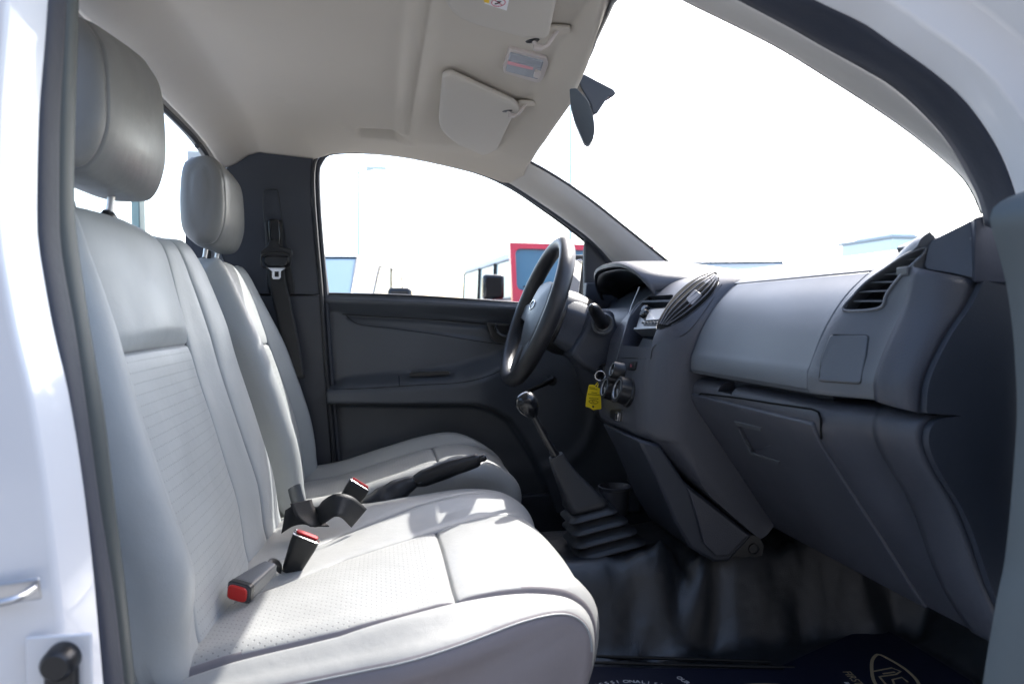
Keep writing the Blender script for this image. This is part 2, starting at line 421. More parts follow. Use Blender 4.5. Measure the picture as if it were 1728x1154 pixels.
tube("windshield_side_seal", resample(cat(wl, 6), 40), .0042, RUB, cab, seg=8)
dl = [P(a, b, Y=2.118) for a, b in ((850, 304), (862, 310), (900, 334), (950, 368), (1000, 406), (1030, 438), (1052, 465), (1100, 520))]
A = resample(cat(wl, 6), 24); B = resample(cat(dl, 6), 24); rows = []
for ii, (a, b) in enumerate(zip(A, B)):
    row = []
    for k in range(9):
        t = k / 8; p = a.lerp(b, t); p += Vector((-.45, -.75, -.3)).normalized() * ((.002 + .014 * sm(0, 6, ii)) * math.sin(math.pi * t)); row.append(p)
    rows.append(row)
grid("front_pillar_trim", rows, TRIM, cab, solid=.004, off=0, angle=0)
# ---- near doorway: inner trim, seal, white body (ring of loft stations)
inner = [(135, -160), (128, 60), (124, 200), (122, 330), (128, 410), (150, 560), (172, 690), (190, 840), (210, 1000), (226, 1160), (245, 1330)]
dki = [(116, -160), (106, 60), (98, 200), (97, 380), (104, 450), (124, 560), (143, 690), (165, 850), (190, 1010), (207, 1160), (228, 1330)]
dko = [(86, -160), (72, 60), (61, 200), (58, 380), (66, 450), (86, 560), (110, 660), (133, 800), (152, 960), (170, 1160), (188, 1330)]
def curve(pl, y, n=40): return resample(cat([P(a, b, Y=y) for a, b in pl], 6), n)
grid("rear_pillar_inner_trim", [curve(inner, .86), curve([(a - 3, b) for a, b in inner], .80), curve(dki, .775)], SEAL2, cab, solid=.004, off=0)
c1, c2 = curve(dki, .77), curve(dko, .735)
rows = []
for k in range(9):
    t = k / 8
    rows.append([a.lerp(b, t) + Vector((.3, -1, 0)).normalized() * (.010 * math.sin(math.pi * t)) for a, b in zip(c1, c2)])
grid("rear_doorway_seal", rows, SEAL, cab, solid=.004, off=0)
wj0 = curve(dko, .735); wj1 = [p + Vector((-.012, -.045, 0)) for p in wj0]; wj2 = [p + Vector((-.10, -.065, 0)) for p in wj0]; wj3 = [p + Vector((-.17, -.10, 0)) for p in wj0]; wj4 = [p + Vector((-.55, -.10, 0)) for p in wj0]
grid("body_side_pillar", [wj0, wj1, wj2, wj3, wj4], WHITE, cab, solid=.01, off=0, bevel=.006, seg=4)
gi = [(1040, -60), (1158, 0), (1305, 73), (1399, 130), (1485, 185), (1552, 233), (1619, 290), (1645, 325), (1661, 362)]
gd = [(1120, -70), (1250, 0), (1329, 42), (1392, 78), (1459, 115), (1505, 143), (1552, 183), (1595, 230), (1627, 280), (1654, 335), (1664, 380)]
go = [(1240, -70), (1377, 0), (1452, 36), (1502, 70), (1569, 117), (1619, 160), (1659, 210), (1692, 267), (1718, 340), (1735, 420)]
a, b = curve(gi, .845, 50), curve(gd, .80, 50); rows = []
for k in range(9):
    t = k / 8; rows.append([p.lerp(q, t) + Vector((-.3, -.6, -.3)).normalized() * (-.0 + .008 * math.sin(math.pi * t)) for p, q in zip(a, b)])
grid("near_front_pillar_trim", rows, TRIM, cab, solid=.004, off=0, angle=0)
tube("near_windshield_seal", [p + Vector((.004, .006, .003)) for p in a], .004, RUB, cab, seg=6)
a, b = curve(gd, .795, 50), curve(go, .735, 50); rows = []
for k in range(11):
    t = k / 10; rows.append([p.lerp(q, t) + Vector((-.2, -1, -.3)).normalized() * (.012 * math.sin(math.pi * t) + .003 * math.sin(3 * math.pi * t)) for p, q in zip(a, b)])
grid("front_doorway_seal", rows, SEAL, cab, solid=.004, off=0, angle=0)
w0 = curve(go, .735, 50)
offs = [(0, 0, 0), (.012, -.03, .010), (.05, -.035, .045), (.062, -.060, .055), (.12, -.065, .11), (.135, -.085, .125), (.24, -.09, .22), (.30, -.06, .27)]
grid("body_side_front", [[p + Vector(o_) for p in w0] for o_ in offs], WHITE, cab, solid=.008, off=0, bevel=.004, seg=3)
slab("doorway_header", [(-.44, .79, 1.665), (-.44, .865, 1.655), (-.44, .90, 1.70), (-.44, .80, 1.715)], (.74, 0, -.012), SEAL, cab, bevel=.008)
# lower front jamb beside the dashboard
grid("front_jamb", [[(x, y, z) for z in (.5, .8, 1.1, 1.36)] for x, y in ((.80, .80), (.815, .77), (.84, .74), (.95, .70))], DARK, cab, solid=.006, off=0)
# outer shell: roof skin and floor pan so the cab is closed
rows = []
for i in range(13):
    rows.append([(lerp(-.5, header_x(y) - .005, i / 12), y, 1.755 - .05 * abs(2 * (y - .80) / 1.355 - 1) ** 4 - .05 * sm(.8, 1, i / 12)) for y in [lerp(.80, 2.155, j / 16) for j in range(17)]])
grid("roof_skin", rows, WHITE, cab, solid=.004)
prism("far_body_side", [(-.52, .45), (1.25, .45), (1.25, .62), (-.14, .62), (-.17, 1.68), (-.52, 1.68)], 'Y', 2.195, 2.235, WHITE, cab)
prism("hood", rnd([(1.26, 1.22), (2.2, 1.12), (2.25, .6), (1.26, .6)], .03), 'Y', .74, 2.24, WHITE, cab, bevel=.03, seg=4)
prism("firewall", [(1.20, .5), (1.25, .5), (1.25, 1.20), (1.02, 1.33), (.98, 1.33), (1.20, 1.16)], 'Y', .80, 2.20, BLK, cab)
prism("far_sill_trim", [(-.45, .5), (1.2, .5), (1.2, .69), (-.45, .69)], 'Y', 2.15, 2.19, DARK, cab, bevel=.006)
prism("far_kick_panel", [(.66, .5), (1.24, .5), (1.24, 1.2), (1.0, 1.33), (.80, 1.33), (.72, 1.2), (.70, .9)], 'Y', 2.165, 2.19, DARK, cab)
prism("sill", [(-.25, .47), (.86, .47), (.86, .545), (-.25, .545)], 'Y', .70, .86, WHITE, cab, bevel=.01)
prism("load_bed", [(-.56, .55), (-2.3, .55), (-2.3, 1.12), (-.56, 1.12)], 'Y', .70, 2.28, WHITE, cab, bevel=.03, seg=3)
# door lock striker and the black plug in the white jamb (near left)
pc = P(98, 1135, Y=.672)
box("jamb_recess_plate", pc + Vector((.0, .004, 0)), (.052, .004, .062), WHITE, cab, bevel=.0019)
lathe("door_bumper", [(.0, -.018), (.010, -.018), (.013, -.014), (.014, .004)], pc + Vector((.004, 0, .012)), (0, 1, 0), BLK, cab, seg=24)
box("door_bumper_base", pc + Vector((.004, -.003, -.014)), (.026, .012, .045), BLK, cab, bevel=.005)
ps = P(14, 1012, Y=.655)
tube("door_striker", cat([ps + Vector(v) for v in ((-.030, .015, .004), (-.026, -.008, .004), (-.004, -.014, .003), (.010, -.008, .004), (.013, .015, .004))], 5), .0032, STEEL, cab, seg=10)
box("striker_plate", ps + Vector((-.01, .016, .0)), (.055, .004, .018), STEEL, cab, rot=Matrix.Rotation(R(-6), 3, 'Y'), bevel=.0015)

# ================================================================= FLOOR
rows = []
for i in range(121):
    x = lerp(-.5, 1.24, i / 120); row = []
    for j in range(121):
        y = lerp(.84, 2.18, j / 120)
        tun = sm(1.35, 1.455, y) * (1 - sm(1.66, 1.76, y))
        z = .552 + .172 * tun + (.30 * sm(1.08, 1.26, x))
        z += .02 * sm(.50, .75, x) * tun
        wk = sm(.40, .58, x) * sm(1.30, 1.40, y) * (1 - sm(1.46, 1.54, y))
        tp = sm(1.38, 1.44, y) * (1 - sm(1.46, 1.52, y)) * sm(.50, .62, x)
        f1 = noise.noise(Vector((x * 10 + y * 6, y * 4, 2.3))); f2 = noise.noise(Vector((x * 15 - y * 12, y * 8, 5.1))); f3 = noise.noise(Vector((x * 34 + y * 14, y * 12, 8.3)))
        z += .045 * wk * f1 + .030 * wk * (.5 - abs(f2) * 2.2) + .014 * tp * (.5 - abs(f3) * 2) + .003 * noise.noise(Vector((x * 12, y * 12, 1)))
        y += wk * (.020 * f2 - .012 * f1)
        row.append((x, y, z))
    rows.append(row)
fl = grid("cab_floor", rows, VINYL, angle=0); fl["kind"] = "structure"

# ================================================================= SEATS
def ext_profile(ctrl, n):
    c = cat([(x, 0, z) for x, z in ctrl], 10, True); return resample(c, n, True)
def upholstered(name, ctrl, y0f, y1f, seams, disp, rad, mtl, parent, n=170, perf=None, hseam=None, extra=14, boxin=False):
    """closed XZ profile carried across Y from y0f(x,z) to y1f(x,z); seams = list of y-functions that become stitched grooves"""
    base = ext_profile(ctrl, n)
    if hseam:                                            # crowd rows round the cross seam
        acc = [0]
        for i in range(n): acc.append(acc[-1] + (base[(i + 1) % n] - base[i]).length)
        s0 = acc[min(range(n), key=lambda i: hseam(base[i].x, base[i].z))]
        S = sorted(set([round(a, 5) for a in acc[:-1] if abs(a - s0) > .009] + [round(s0 + d, 5) for d in (-.008, -.0055, -.0035, -.0022, -.0012, 0, .0012, .0022, .0035, .0055, .008)]))
        q = base + [base[0]]; new = []
        k = 0
        for s in S:
            while k < n - 1 and acc[k + 1] < s: k += 1
            new.append(q[k].lerp(q[k + 1], (s - acc[k]) / (acc[k + 1] - acc[k])))
        base = new; n = len(base)
    else: s0 = None; S = None
    if S is None:
        S = [0]
        for i in range(n - 1): S.append(S[-1] + (base[i + 1] - base[i]).length)
    nor = []
    area = sum(base[i].x * base[(i + 1) % n].z - base[(i + 1) % n].x * base[i].z for i in range(n))
    for i in range(n):
        t = base[(i + 1) % n] - base[i - 1]; v = Vector((t.z, 0, -t.x)).normalized(); nor.append(v if area > 0 else -v)
    xs_, zs_ = [p.x for p in base], [p.z for p in base]; bc = ((min(xs_) + max(xs_)) / 2, (max(xs_) - min(xs_)) / 2, (min(zs_) + max(zs_)) / 2, (max(zs_) - min(zs_)) / 2)
    K = len(seams); cols = []
    for e in range(9): cols.append(('e0', rad * (1 - math.cos(R(90) * e / 8))))
    marks = []
    for k in range(K + 1):
        m = extra
        for q in range(m + 1):
            marks.append((k, q / m))
    pts = []; U = []; mask = []
    colspec = [('e0', rad * (1 - math.cos(R(90) * e / 8))) for e in range(9)]
    dd = (.0012, .0024, .004, .007)
    for k in range(K + 1):
        if k > 0: colspec += [('s', k - 1, d) for d in (0,) + dd]
        colspec += [('m', k, (q + 1) / (extra + 1)) for q in range(extra)]
        if k < K: colspec += [('s', k, -d) for d in dd[::-1]]
    colspec += [('e1', rad * (1 - math.cos(R(90) * e / 8))) for e in range(8, -1, -1)]
    for cs in colspec:
        row = []; ur = []; mr = []
        for i in range(n):
            x, z = base[i].x, base[i].z; a, b = y0f(x, z), y1f(x, z)
            ks = [a + rad] + [f(x, z) for f in seams] + [b - rad]
            if cs[0] == 'e0': y = a + cs[1]
            elif cs[0] == 'e1': y = b - cs[1]
            elif cs[0] == 's': y = ks[cs[1] + 1] + cs[2]
            else:
                lo_ = ks[cs[1]] + (.007 if cs[1] > 0 else 0); hi = ks[cs[1] + 1] - (.007 if cs[1] < K else 0)
                y = lerp(lo_, hi, cs[2])
            e = min(y - a, b - y); ins = rad - math.sqrt(max(0, rad * rad - (rad - e) ** 2)) if e < rad else 0
            d = disp(x, z, y, nor[i], a, b); sg = 0
            sd = min([abs(y - f(x, z)) for f in seams] + [9])
            if e > rad * .4:
                d -= .0045 * math.exp(-(sd / .0028) ** 2) + .0022 * math.exp(-(sd / .012) ** 2); sg = math.exp(-(sd / .0014) ** 2)
            pf = 0
            if perf and perf(x, z, y, nor[i]): pf = 1
            if hseam and s0 is not None:
                hd = abs(S[i] - s0)
                if ks[1] < y < ks[2] if K >= 2 else True:
                    d -= .0045 * math.exp(-(hd / .0028) ** 2) + .0025 * math.exp(-(hd / .014) ** 2); sg = max(sg, math.exp(-(hd / .0014) ** 2))
            p = base[i] + nor[i] * (d - (0 if boxin else ins))
            if boxin: p = Vector((bc[0] + (p.x - bc[0]) * (1 - ins / bc[1]), 0, bc[2] + (p.z - bc[2]) * (1 - ins / bc[3])))
            row.append((p.x, y, p.z)); ur.append((y, S[i])); mr.append((pf, sg, 0, 1))
        pts.append(row); U.append(ur); mask.append(mr)
    nc = n; V = [p for r in pts for p in r]; F = []; EX = []
    for i in range(len(pts) - 1):
        for j in range(nc): F.append((i * nc + j, i * nc + (j + 1) % nc, (i + 1) * nc + (j + 1) % nc, (i + 1) * nc + j))
    STEP[parent.name + name] = pts
    for end, fy in ((0, y0f), (len(pts) - 1, y1f)):
        ring = pts[end]; ym = sum(p[1] for p in ring) / nc; cxx = sum(p[0] for p in ring) / nc; czz = sum(p[2] for p in ring) / nc; prev = end * nc
        for sc_ in (.85, .6, .3, .02):
            st_ = len(V)
            for p, u in zip(ring, U[end]):
                x, z = cxx + (p[0] - cxx) * sc_, czz + (p[2] - czz) * sc_
                V.append((x, (fy(x, z) if boxin else lerp(ym, p[1], sc_ ** 2)) + (-.004 if end == 0 else .004) * (1 - sc_ ** 2), z)); EX.append(u)
            for j in range(nc): F.append((prev + j, prev + (j + 1) % nc, st_ + (j + 1) % nc, st_ + j))
            prev = st_
        F.append(tuple(prev + j for j in range(nc)))
    o = newobj(name, V, F); me = o.data
    uvl = me.uv_layers.new(name="UVMap"); ca = me.color_attributes.new("mask", 'FLOAT_COLOR', 'POINT')
    fu = [c for r in U for c in r] + EX; fm = [c for r in mask for c in r] + [(0, 0, 0, 1)] * len(EX)
    for lp in me.loops: uvl.data[lp.index].uv = fu[lp.vertex_index]
    for i, c in enumerate(fm): ca.data[i].color = c
    fixn(o); return finish(o, mtl, parent, angle=60)

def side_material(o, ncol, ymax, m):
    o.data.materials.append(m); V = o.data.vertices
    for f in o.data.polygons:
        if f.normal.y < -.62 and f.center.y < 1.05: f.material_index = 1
def fl_(v): return lambda x, z: v
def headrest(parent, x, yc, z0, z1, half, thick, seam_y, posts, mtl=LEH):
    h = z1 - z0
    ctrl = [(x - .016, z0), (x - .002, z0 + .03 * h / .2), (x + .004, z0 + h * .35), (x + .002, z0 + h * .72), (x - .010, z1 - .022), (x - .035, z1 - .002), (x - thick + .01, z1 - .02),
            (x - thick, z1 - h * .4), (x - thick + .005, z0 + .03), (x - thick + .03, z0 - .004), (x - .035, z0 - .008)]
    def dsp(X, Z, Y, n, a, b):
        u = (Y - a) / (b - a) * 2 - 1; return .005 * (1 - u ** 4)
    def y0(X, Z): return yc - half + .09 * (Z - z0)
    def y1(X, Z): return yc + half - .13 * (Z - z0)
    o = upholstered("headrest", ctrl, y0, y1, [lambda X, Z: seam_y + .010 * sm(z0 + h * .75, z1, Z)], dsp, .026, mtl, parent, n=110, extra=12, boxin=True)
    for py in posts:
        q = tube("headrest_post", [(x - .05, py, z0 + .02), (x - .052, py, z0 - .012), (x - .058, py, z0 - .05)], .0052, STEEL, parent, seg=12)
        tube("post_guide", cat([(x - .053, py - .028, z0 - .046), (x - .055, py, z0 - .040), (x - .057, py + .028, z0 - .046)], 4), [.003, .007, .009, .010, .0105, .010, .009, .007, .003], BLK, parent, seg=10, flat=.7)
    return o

# ---- passenger bench seat
ps_ = thing("passenger_seat", "wide pale grey leather seat nearest the open door, its cushion sunlit and perforated", "seat", (0, 1.25, .56))
backc = [(-.225, .775), (-.232, .83), (-.243, .90), (-.262, .97), (-.285, 1.05), (-.308, 1.13), (-.325, 1.20), (-.340, 1.27), (-.354, 1.325), (-.370, 1.352), (-.405, 1.364), (-.440, 1.350),
         (-.452, 1.30), (-.440, 1.15), (-.415, .98), (-.39, .84), (-.36, .77), (-.28, .755)]
def b_y0(x, z): return .898 - .012 * math.sin(math.pi * sm(.75, 1.38, z)) + .025 * sm(1.29, 1.38, z)
def b_y1(x, z): return interp(z, [(.75, 1.575), (.90, 1.60), (1.2, 1.585), (1.30, 1.565), (1.36, 1.53), (1.385, 1.50)])
def b_s0(x, z): return interp(z, [(.78, .985), (.86, .995), (1.0, .990), (1.18, .985), (1.385, .975)])
def b_s1(x, z): return interp(z, [(.78, 1.33), (.9, 1.352), (1.18, 1.350), (1.385, 1.355)])
def b_s2(x, z): return interp(z, [(.78, 1.43), (.9, 1.452), (1.18, 1.44), (1.385, 1.425)])
def b_disp(x, z, y, n, a, b):
    if n.x < .2: return 0
    fr = sm(.2, .6, n.x)
    low = 1 - sm(1.18, 1.36, z)
    d = .026 * sm(b_s0(x, z) + .01, a + .035, y) * (.4 + .6 * low) * sm(.80, .92, z)
    d += .030 * sm(b_s1(x, z) - .01, b_s2(x, z) + .07, y) * (.45 + .55 * low)
    u = (y - b_s0(x, z)) / (b_s1(x, z) - b_s0(x, z))
    if 0 < u < 1:
        d += .010 * math.sin(math.pi * u) * (1 if z > 1.18 else .8)
        if z > 1.17: d += .010 * sm(1.17, 1.20, z) * (1 - sm(1.20, 1.33, z)) * math.sin(math.pi * u) ** .5
    d += .0015 * noise.noise(Vector((x * 9, y * 12, z * 9)))
    return d * fr
upholstered("backrest", backc, b_y0, b_y1, [b_s0, b_s1, b_s2], b_disp, .046, LEA, ps_, n=240, extra=14,
            perf=lambda x, z, y, n: n.x > .3 and b_s0(x, z) + .004 < y < b_s1(x, z) - .004 and .80 < z < 1.172,
            hseam=lambda x, z: abs(z - 1.176) + (9 if x < -.38 else 0))
cushc = [(-.25, .775), (-.20, .800), (-.10, .815), (0, .827), (.10, .838), (.18, .845), (.245, .842), (.283, .822), (.302, .788), (.303, .74), (.29, .69), (.27, .655), (.15, .645), (-.2, .645), (-.27, .68)]
def c_y0(x, z): return .868 + .085 * sm(.0, .30, x) + .008 * sm(.8, .65, z)
def c_y1(x, z): return 1.615 - .05 * sm(.18, .32, x)
def c_s0(x, z): return interp(x, [(-.25, .925), (-.05, .935), (.10, .965), (.2, .985), (.32, 1.0)])
def c_s1(x, z): return interp(x, [(-.25, 1.13), (-.15, 1.175), (-.06, 1.245), (.12, 1.335), (.22, 1.38), (.32, 1.41)])
def c_s2(x, z): return interp(x, [(-.25, 1.27), (-.15, 1.315), (-.07, 1.39), (.07, 1.475), (.24, 1.54), (.32, 1.50)])
def c_disp(x, z, y, n, a, b):
    if n.z < .1 and n.x < .3: 
        return .006 * math.sin(math.pi * (y - a) / (b - a))
    f = sm(.0, .5, max(n.z, n.x))
    d = -.014 * sm(a + .09, a + .015, y) + .010 * math.exp(-((y - (a + .075)) / .04) ** 2)
    u = (y - c_s0(x, z)) / (c_s1(x, z) - c_s0(x, z))
    if 0 < u < 1: d += .010 * math.sin(math.pi * u)
    d += .012 * math.exp(-((y - 1.50) / .07) ** 2)
    d += .0018 * noise.noise(Vector((x * 9, y * 9, z * 5)))
    nz = sm(.26, .30, x)
    return d * f
cush = upholstered("cushion", cushc, c_y0, c_y1, [c_s0, c_s1, c_s2], c_disp, .026, LEC, ps_, n=240, extra=14,
            perf=lambda x, z, y, n: n.z > .3 and c_s0(x, z) + .004 < y < c_s1(x, z) - .004 and x < .092,
            hseam=lambda x, z: abs(x - .100) + (9 if z < .7 else 0))
side_material(cush, 1, lambda x: c_y0(x, .7) + .0085, SSIDE)
# stitched piping along the outboard top edge
pr = STEP["passenger_seatcushion"][4]
pip = [Vector(p) + Vector((0, -.0006, .0006)) for p in sorted(pr, key=lambda p: p[0]) if p[2] > .76 and -.235 < p[0] < .288]
tube("piping", pip, .0013, LEA, ps_, seg=8)
box("seat_base", (.02, 1.25, .60), (.46, .62, .09), BLK, ps_)
prism("side_shield", rnd([(-.34, .64), (-.02, .64), (-.05, .75), (-.20, .78), (-.34, .80)], .03), 'Y', .858, .872, DARK, ps_, bevel=.004)
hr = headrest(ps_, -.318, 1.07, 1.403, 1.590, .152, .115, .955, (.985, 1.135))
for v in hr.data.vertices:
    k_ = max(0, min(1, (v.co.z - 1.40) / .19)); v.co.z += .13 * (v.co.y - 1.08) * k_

# ---- driver's seat
ds = thing("bucket_seat", "narrower pale grey leather seat on the far side behind the steering wheel", "seat", (0, 1.9, .56))
db = [(-.205, .78), (-.20, .84), (-.212, .93), (-.238, 1.02), (-.268, 1.11), (-.292, 1.19), (-.318, 1.27), (-.350, 1.335), (-.385, 1.352), (-.43, 1.34), (-.455, 1.27), (-.44, 1.12), (-.41, .95), (-.38, .80), (-.30, .77)]
def d_y0(x, z): return 1.690 + .035 * sm(1.15, 1.36, z)
def d_y1(x, z): return 2.105 - .035 * sm(1.10, 1.36, z) - .01 * sm(.9, .77, z)
def d_s0(x, z): return interp(z, [(.78, 1.775), (1.0, 1.775), (1.36, 1.79)])
def d_s1(x, z): return interp(z, [(.78, 2.02), (1.0, 2.02), (1.36, 1.985)])
def d_disp(x, z, y, n, a, b):
    if n.x < .2: return 0
    low = 1 - sm(1.10, 1.3, z)
    d = .032 * (sm(d_s0(x, z) + .01, a + .03, y) + sm(d_s1(x, z) - .01, b - .03, y)) * (.35 + .65 * low)
    u = (y - d_s0(x, z)) / (d_s1(x, z) - d_s0(x, z))
    if 0 < u < 1: d += .007 * math.sin(math.pi * u)
    return d * sm(.2, .6, n.x)
upholstered("backrest", db, d_y0, d_y1, [d_s0, d_s1], d_disp, .042, LEA, ds, n=150, extra=12,
            perf=lambda x, z, y, n: n.x > .3 and d_s0(x, z) < y < d_s1(x, z) and z < 1.14, hseam=lambda x, z: abs(z - 1.148) + (9 if x < -.36 else 0))
dc = [(-.22, .775), (-.10, .800), (.02, .835), (.12, .862), (.20, .872), (.27, .858), (.318, .825), (.335, .785), (.325, .74), (.29, .69), (.1, .67), (-.2, .67), (-.25, .71)]
def e_y0(x, z): return 1.70 + .03 * sm(.2, .33, x)
def e_y1(x, z): return 2.12 - .06 * sm(.15, .33, x)
def e_disp(x, z, y, n, a, b):
    if n.z < .1 and n.x < .3: return 0
    d = .022 * (sm(1.80, a + .035, y) * .6 + sm(2.0, b - .05, y) * 1.1) * (1 - .5 * sm(.2, .3, x))
    u = (y - 1.79) / .22
    if 0 < u < 1: d += .006 * math.sin(math.pi * u)
    return d * sm(0, .5, max(n.z, n.x))
upholstered("cushion", dc, e_y0, e_y1, [fl_(1.795), fl_(2.015)], e_disp, .04, LEC, ds, n=150, extra=12,
            perf=lambda x, z, y, n: n.z > .3 and 1.80 < y < 2.01 and x < .13, hseam=lambda x, z: abs(x - .14) + (9 if z < .75 else 0))
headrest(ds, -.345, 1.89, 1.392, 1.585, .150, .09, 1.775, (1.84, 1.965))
box("seat_base", (.02, 1.90, .61), (.44, .36, .11), BLK, ds)
prism("recliner_cover", rnd([(-.33, .66), (-.21, .66), (-.20, .74), (-.23, .80), (-.28, .82), (-.33, .76)], .03), 'Y', 1.675, 1.688, DARK, ds, bevel=.004)

# ================================================================= BELTS + BUCKLES
def buckle(p_base, p_tip, wdir, width, thick, name_label, top_mat, red_face):
    b, t = Vector(p_base), Vector(p_tip); ax = (t - b); L = ax.length; ax.normalize()
    w = Vector(wdir); w = (w - ax * w.dot(ax)).normalized(); n = ax.cross(w)
    th = thing("belt_buckle", name_label, "seat belt buckle", b, "seat belt buckles between the seats")
    rows = []
    for s, ws, ts in ((0, .62, .7), (.15, .72, .8), (.5, .86, .92), (.8, .98, 1), (.985, 1, 1), (1.0, .93, .88)):
        pts = rnd([(-1, -1), (1, -1), (1, 1), (-1, 1)], .45, 4)
        rows.append([b + ax * (L * s) + w * (a * width / 2 * ws) + n * (c * thick / 2 * ts) for a, c in pts])
    grid("housing", rows, top_mat, th, cu=True, caps=True, angle=50)
    if red_face == 'end':
        pts = rnd([(-.82, -.1), (.82, -.1), (.82, .82), (-.82, .82)], .25, 3)
        slab("release_button", [t + ax * .0005 + w * (a * width / 2) + n * (c * thick / 2) for a, c in pts], ax * .004, REDD, th, bevel=.0012)
        pts = rnd([(-.96, -.94), (.96, -.94), (.96, .94), (-.96, .94)], .3, 3)
        tube("bezel", [t + ax * .001 + w * (a * width / 2) + n * (c * thick / 2) for a, c in pts], .0012, CHROME, th, closed=True, seg=6)
    else:
        pts = rnd([(-.82, -.78), (.82, -.78), (.82, .85), (-.82, .85)], .5, 4)
        slab("release_button", [t + ax * .0005 + w * (a * width / 2) + n * (c * thick / 2) for a, c in pts], ax * .004, RED, th, bevel=.0015)
        pts = rnd([(-1, -1), (1, -1), (1, 1), (-1, 1)], .45, 4)
        slab("end_cap", [t - ax * .012 + w * (a * width / 2 * 1.03) + n * (c * thick / 2 * 1.05) for a, c in pts], ax * .0115, BLK, th, bevel=.002)
    return th
# grey one lying on the cushion, red end towards the open door
bt, bb = P(402, 1000, Y=1.085), P(455, 958, Y=1.16)
th = buckle(bb, bt, (1, .15, -.1), .036, .027, "grey topped belt buckle lying on the sunlit cushion, red end towards the open door", SPOKE, 'face')
tube("stalk", cat([bb + Vector((-.0, .004, 0)), P(462, 948, Y=1.19), P(470, 950, Y=1.21), P(470, 962, Y=1.22)], 5), .008, BLK, th, flat=.4)
# upright black one, middle
bb, bt = P(490, 965, Y=1.235), P(517, 906, Y=1.235)
buckle(bb, bt, (.82, .0, -.40), .044, .030, "upright black buckle rising from the wide cushion next to the grey one lying down", BLK, 'end')
bb, bt = P(565, 880, Y=1.575), P(607, 817, Y=1.575)
buckle(bb, bt, (.75, 0, -.48), .047, .026, "black seat belt buckle standing upright beside the handbrake, pink red button on its tip", BLK, 'end')
# loose belt webbing folded between the seats
def ribbon(name, pts, width, wdirs, mtl, parent, th=.0014, n=8):
    c = cat(pts, n); wd = cat(wdirs, n); rows = []
    for p, d in zip(c, wd): d = Vector(d).normalized(); rows.append([p + d * (width * (k / 6 - .5)) for k in range(7)])
    return grid(name, rows, mtl, parent, solid=th, off=0, angle=0)
cb = thing("loose_seat_belt", "loose black belt webbing folded over itself between the two seats beside the upright buckles", "seat belt", P(520, 880, Y=1.5))
def ZP(*l): return [P(a, b, Z=z) for a, b, z in l]
ribbon("belt_strap", ZP((478, 880, .838), (498, 868, .848), (516, 866, .852), (534, 872, .846), (548, 862, .862), (566, 852, .878), (586, 856, .872), (606, 874, .846)), .044,
       [(.1, .5, .8), (.1, .5, .8), (.1, .6, .7), (.0, .7, .6), (-.1, .6, .8), (.0, .6, .8), (.4, .5, .7), (.6, .4, .6)], WEB, cb)
ribbon("folded_strap", ZP((508, 846, .872), (512, 858, .862), (522, 874, .848), (540, 888, .836)), .040, [(1, .3, .1), (1, .3, 0), (.9, .4, -.1), (.8, .6, -.2)], WEB, cb)
tube("belt_stalk", [P(497, 822, Y=1.60), P(501, 838, Y=1.59), P(508, 860, Y=1.58)], .018, SPOKE, cb, flat=.6)
# driver's belt on the pillar
sb = thing("pillar_seat_belt", "black seat belt with silver tongue hanging on the dark pillar behind the far seat", "seat belt", P(470, 600, Y=2.09))
ribbon("webbing", [P(461, 372, Y=2.112), P(463, 420, Y=2.108), P(467, 470, Y=2.10), P(478, 520, Y=2.095), P(490, 580, Y=2.085), P(500, 640, Y=2.07)], .046,
       [(1, 0, .03)] * 3 + [(1, -.05, .1)] * 3, WEB, sb)
slab("height_adjuster", [P(a, b, Y=2.096) for a, b in rnd([(452, 370), (470, 370), (473, 400), (471, 419), (458, 420), (453, 400)], 5, 3)], (0, .018, 0), GLOSS, sb, bevel=.003)
slab("belt_guide", [P(a, b, Y=2.092) for a, b in rnd([(455, 405), (468, 405), (473, 417), (492, 420), (494, 432), (486, 434), (440, 434), (438, 424), (450, 416)], 4, 3)], (0, .010, 0), BLK, sb, bevel=.002)
tube("tongue_frame", cat([P(a, b, Y=2.088) for a, b in ((443, 430), (466, 426), (488, 430), (490, 445), (484, 452), (466, 453), (447, 452), (441, 445))], 4, True), .0022, BLK, sb, closed=True, seg=8)
slab("tongue_body", [P(a, b, Y=2.089) for a, b in rnd([(446, 432), (486, 432), (487, 444), (480, 450), (452, 450), (445, 444)], 4, 3)], (0, .012, 0), GLOSS, sb, bevel=.003)
tp = [P(a, b, Y=2.086) for a, b in ((452, 452), (482, 452), (474, 458), (474, 468), (471, 471), (461, 471), (459, 468), (459, 458))]
plate = slab("tongue_plate", tp, (0, .003, 0), CHROME, sb, bevel=0)
hole = slab("c", [P(a, b, Y=2.08) for a, b in ((463, 458), (470, 458), (470, 467), (463, 467))], (0, .03, 0), None, None, bevel=0)
cut(plate, [hole])

# ================================================================= HANDBRAKE
hb = thing("handbrake", "black handbrake lever between the seats, its tip pointing at the dashboard", "handbrake", P(660, 850, Y=1.62))
g0, g1 = P(700, 812, Y=1.62), P(808, 775, Y=1.63)
gp = [g0, g0.lerp(g1, .1), g0.lerp(g1, .3) + Vector((0, 0, .001)), g0.lerp(g1, .6) + Vector((0, 0, .002)), g0.lerp(g1, .85), g1]
tube("grip", resample(cat(gp, 6), 30), [interp(i / 29, [(0, .015), (.12, .022), (.5, .0235), (.85, .0195), (.97, .018), (1, .015)]) for i in range(30)], BLK, hb, seg=20, flat=.8)
tube("grip_seam", [g0.lerp(g1, t) + Vector((0, -.0158, -.004 + .009 * t)) for t in (.05, .3, .6, .95)], .0009, SPOKE, hb, seg=6)
tube("release_knob", [g1, g1 + Vector((.012, 0, .004)), g1 + Vector((.016, 0, .0055))], [.0085, .0085, .006], GLOSS, hb, seg=14)
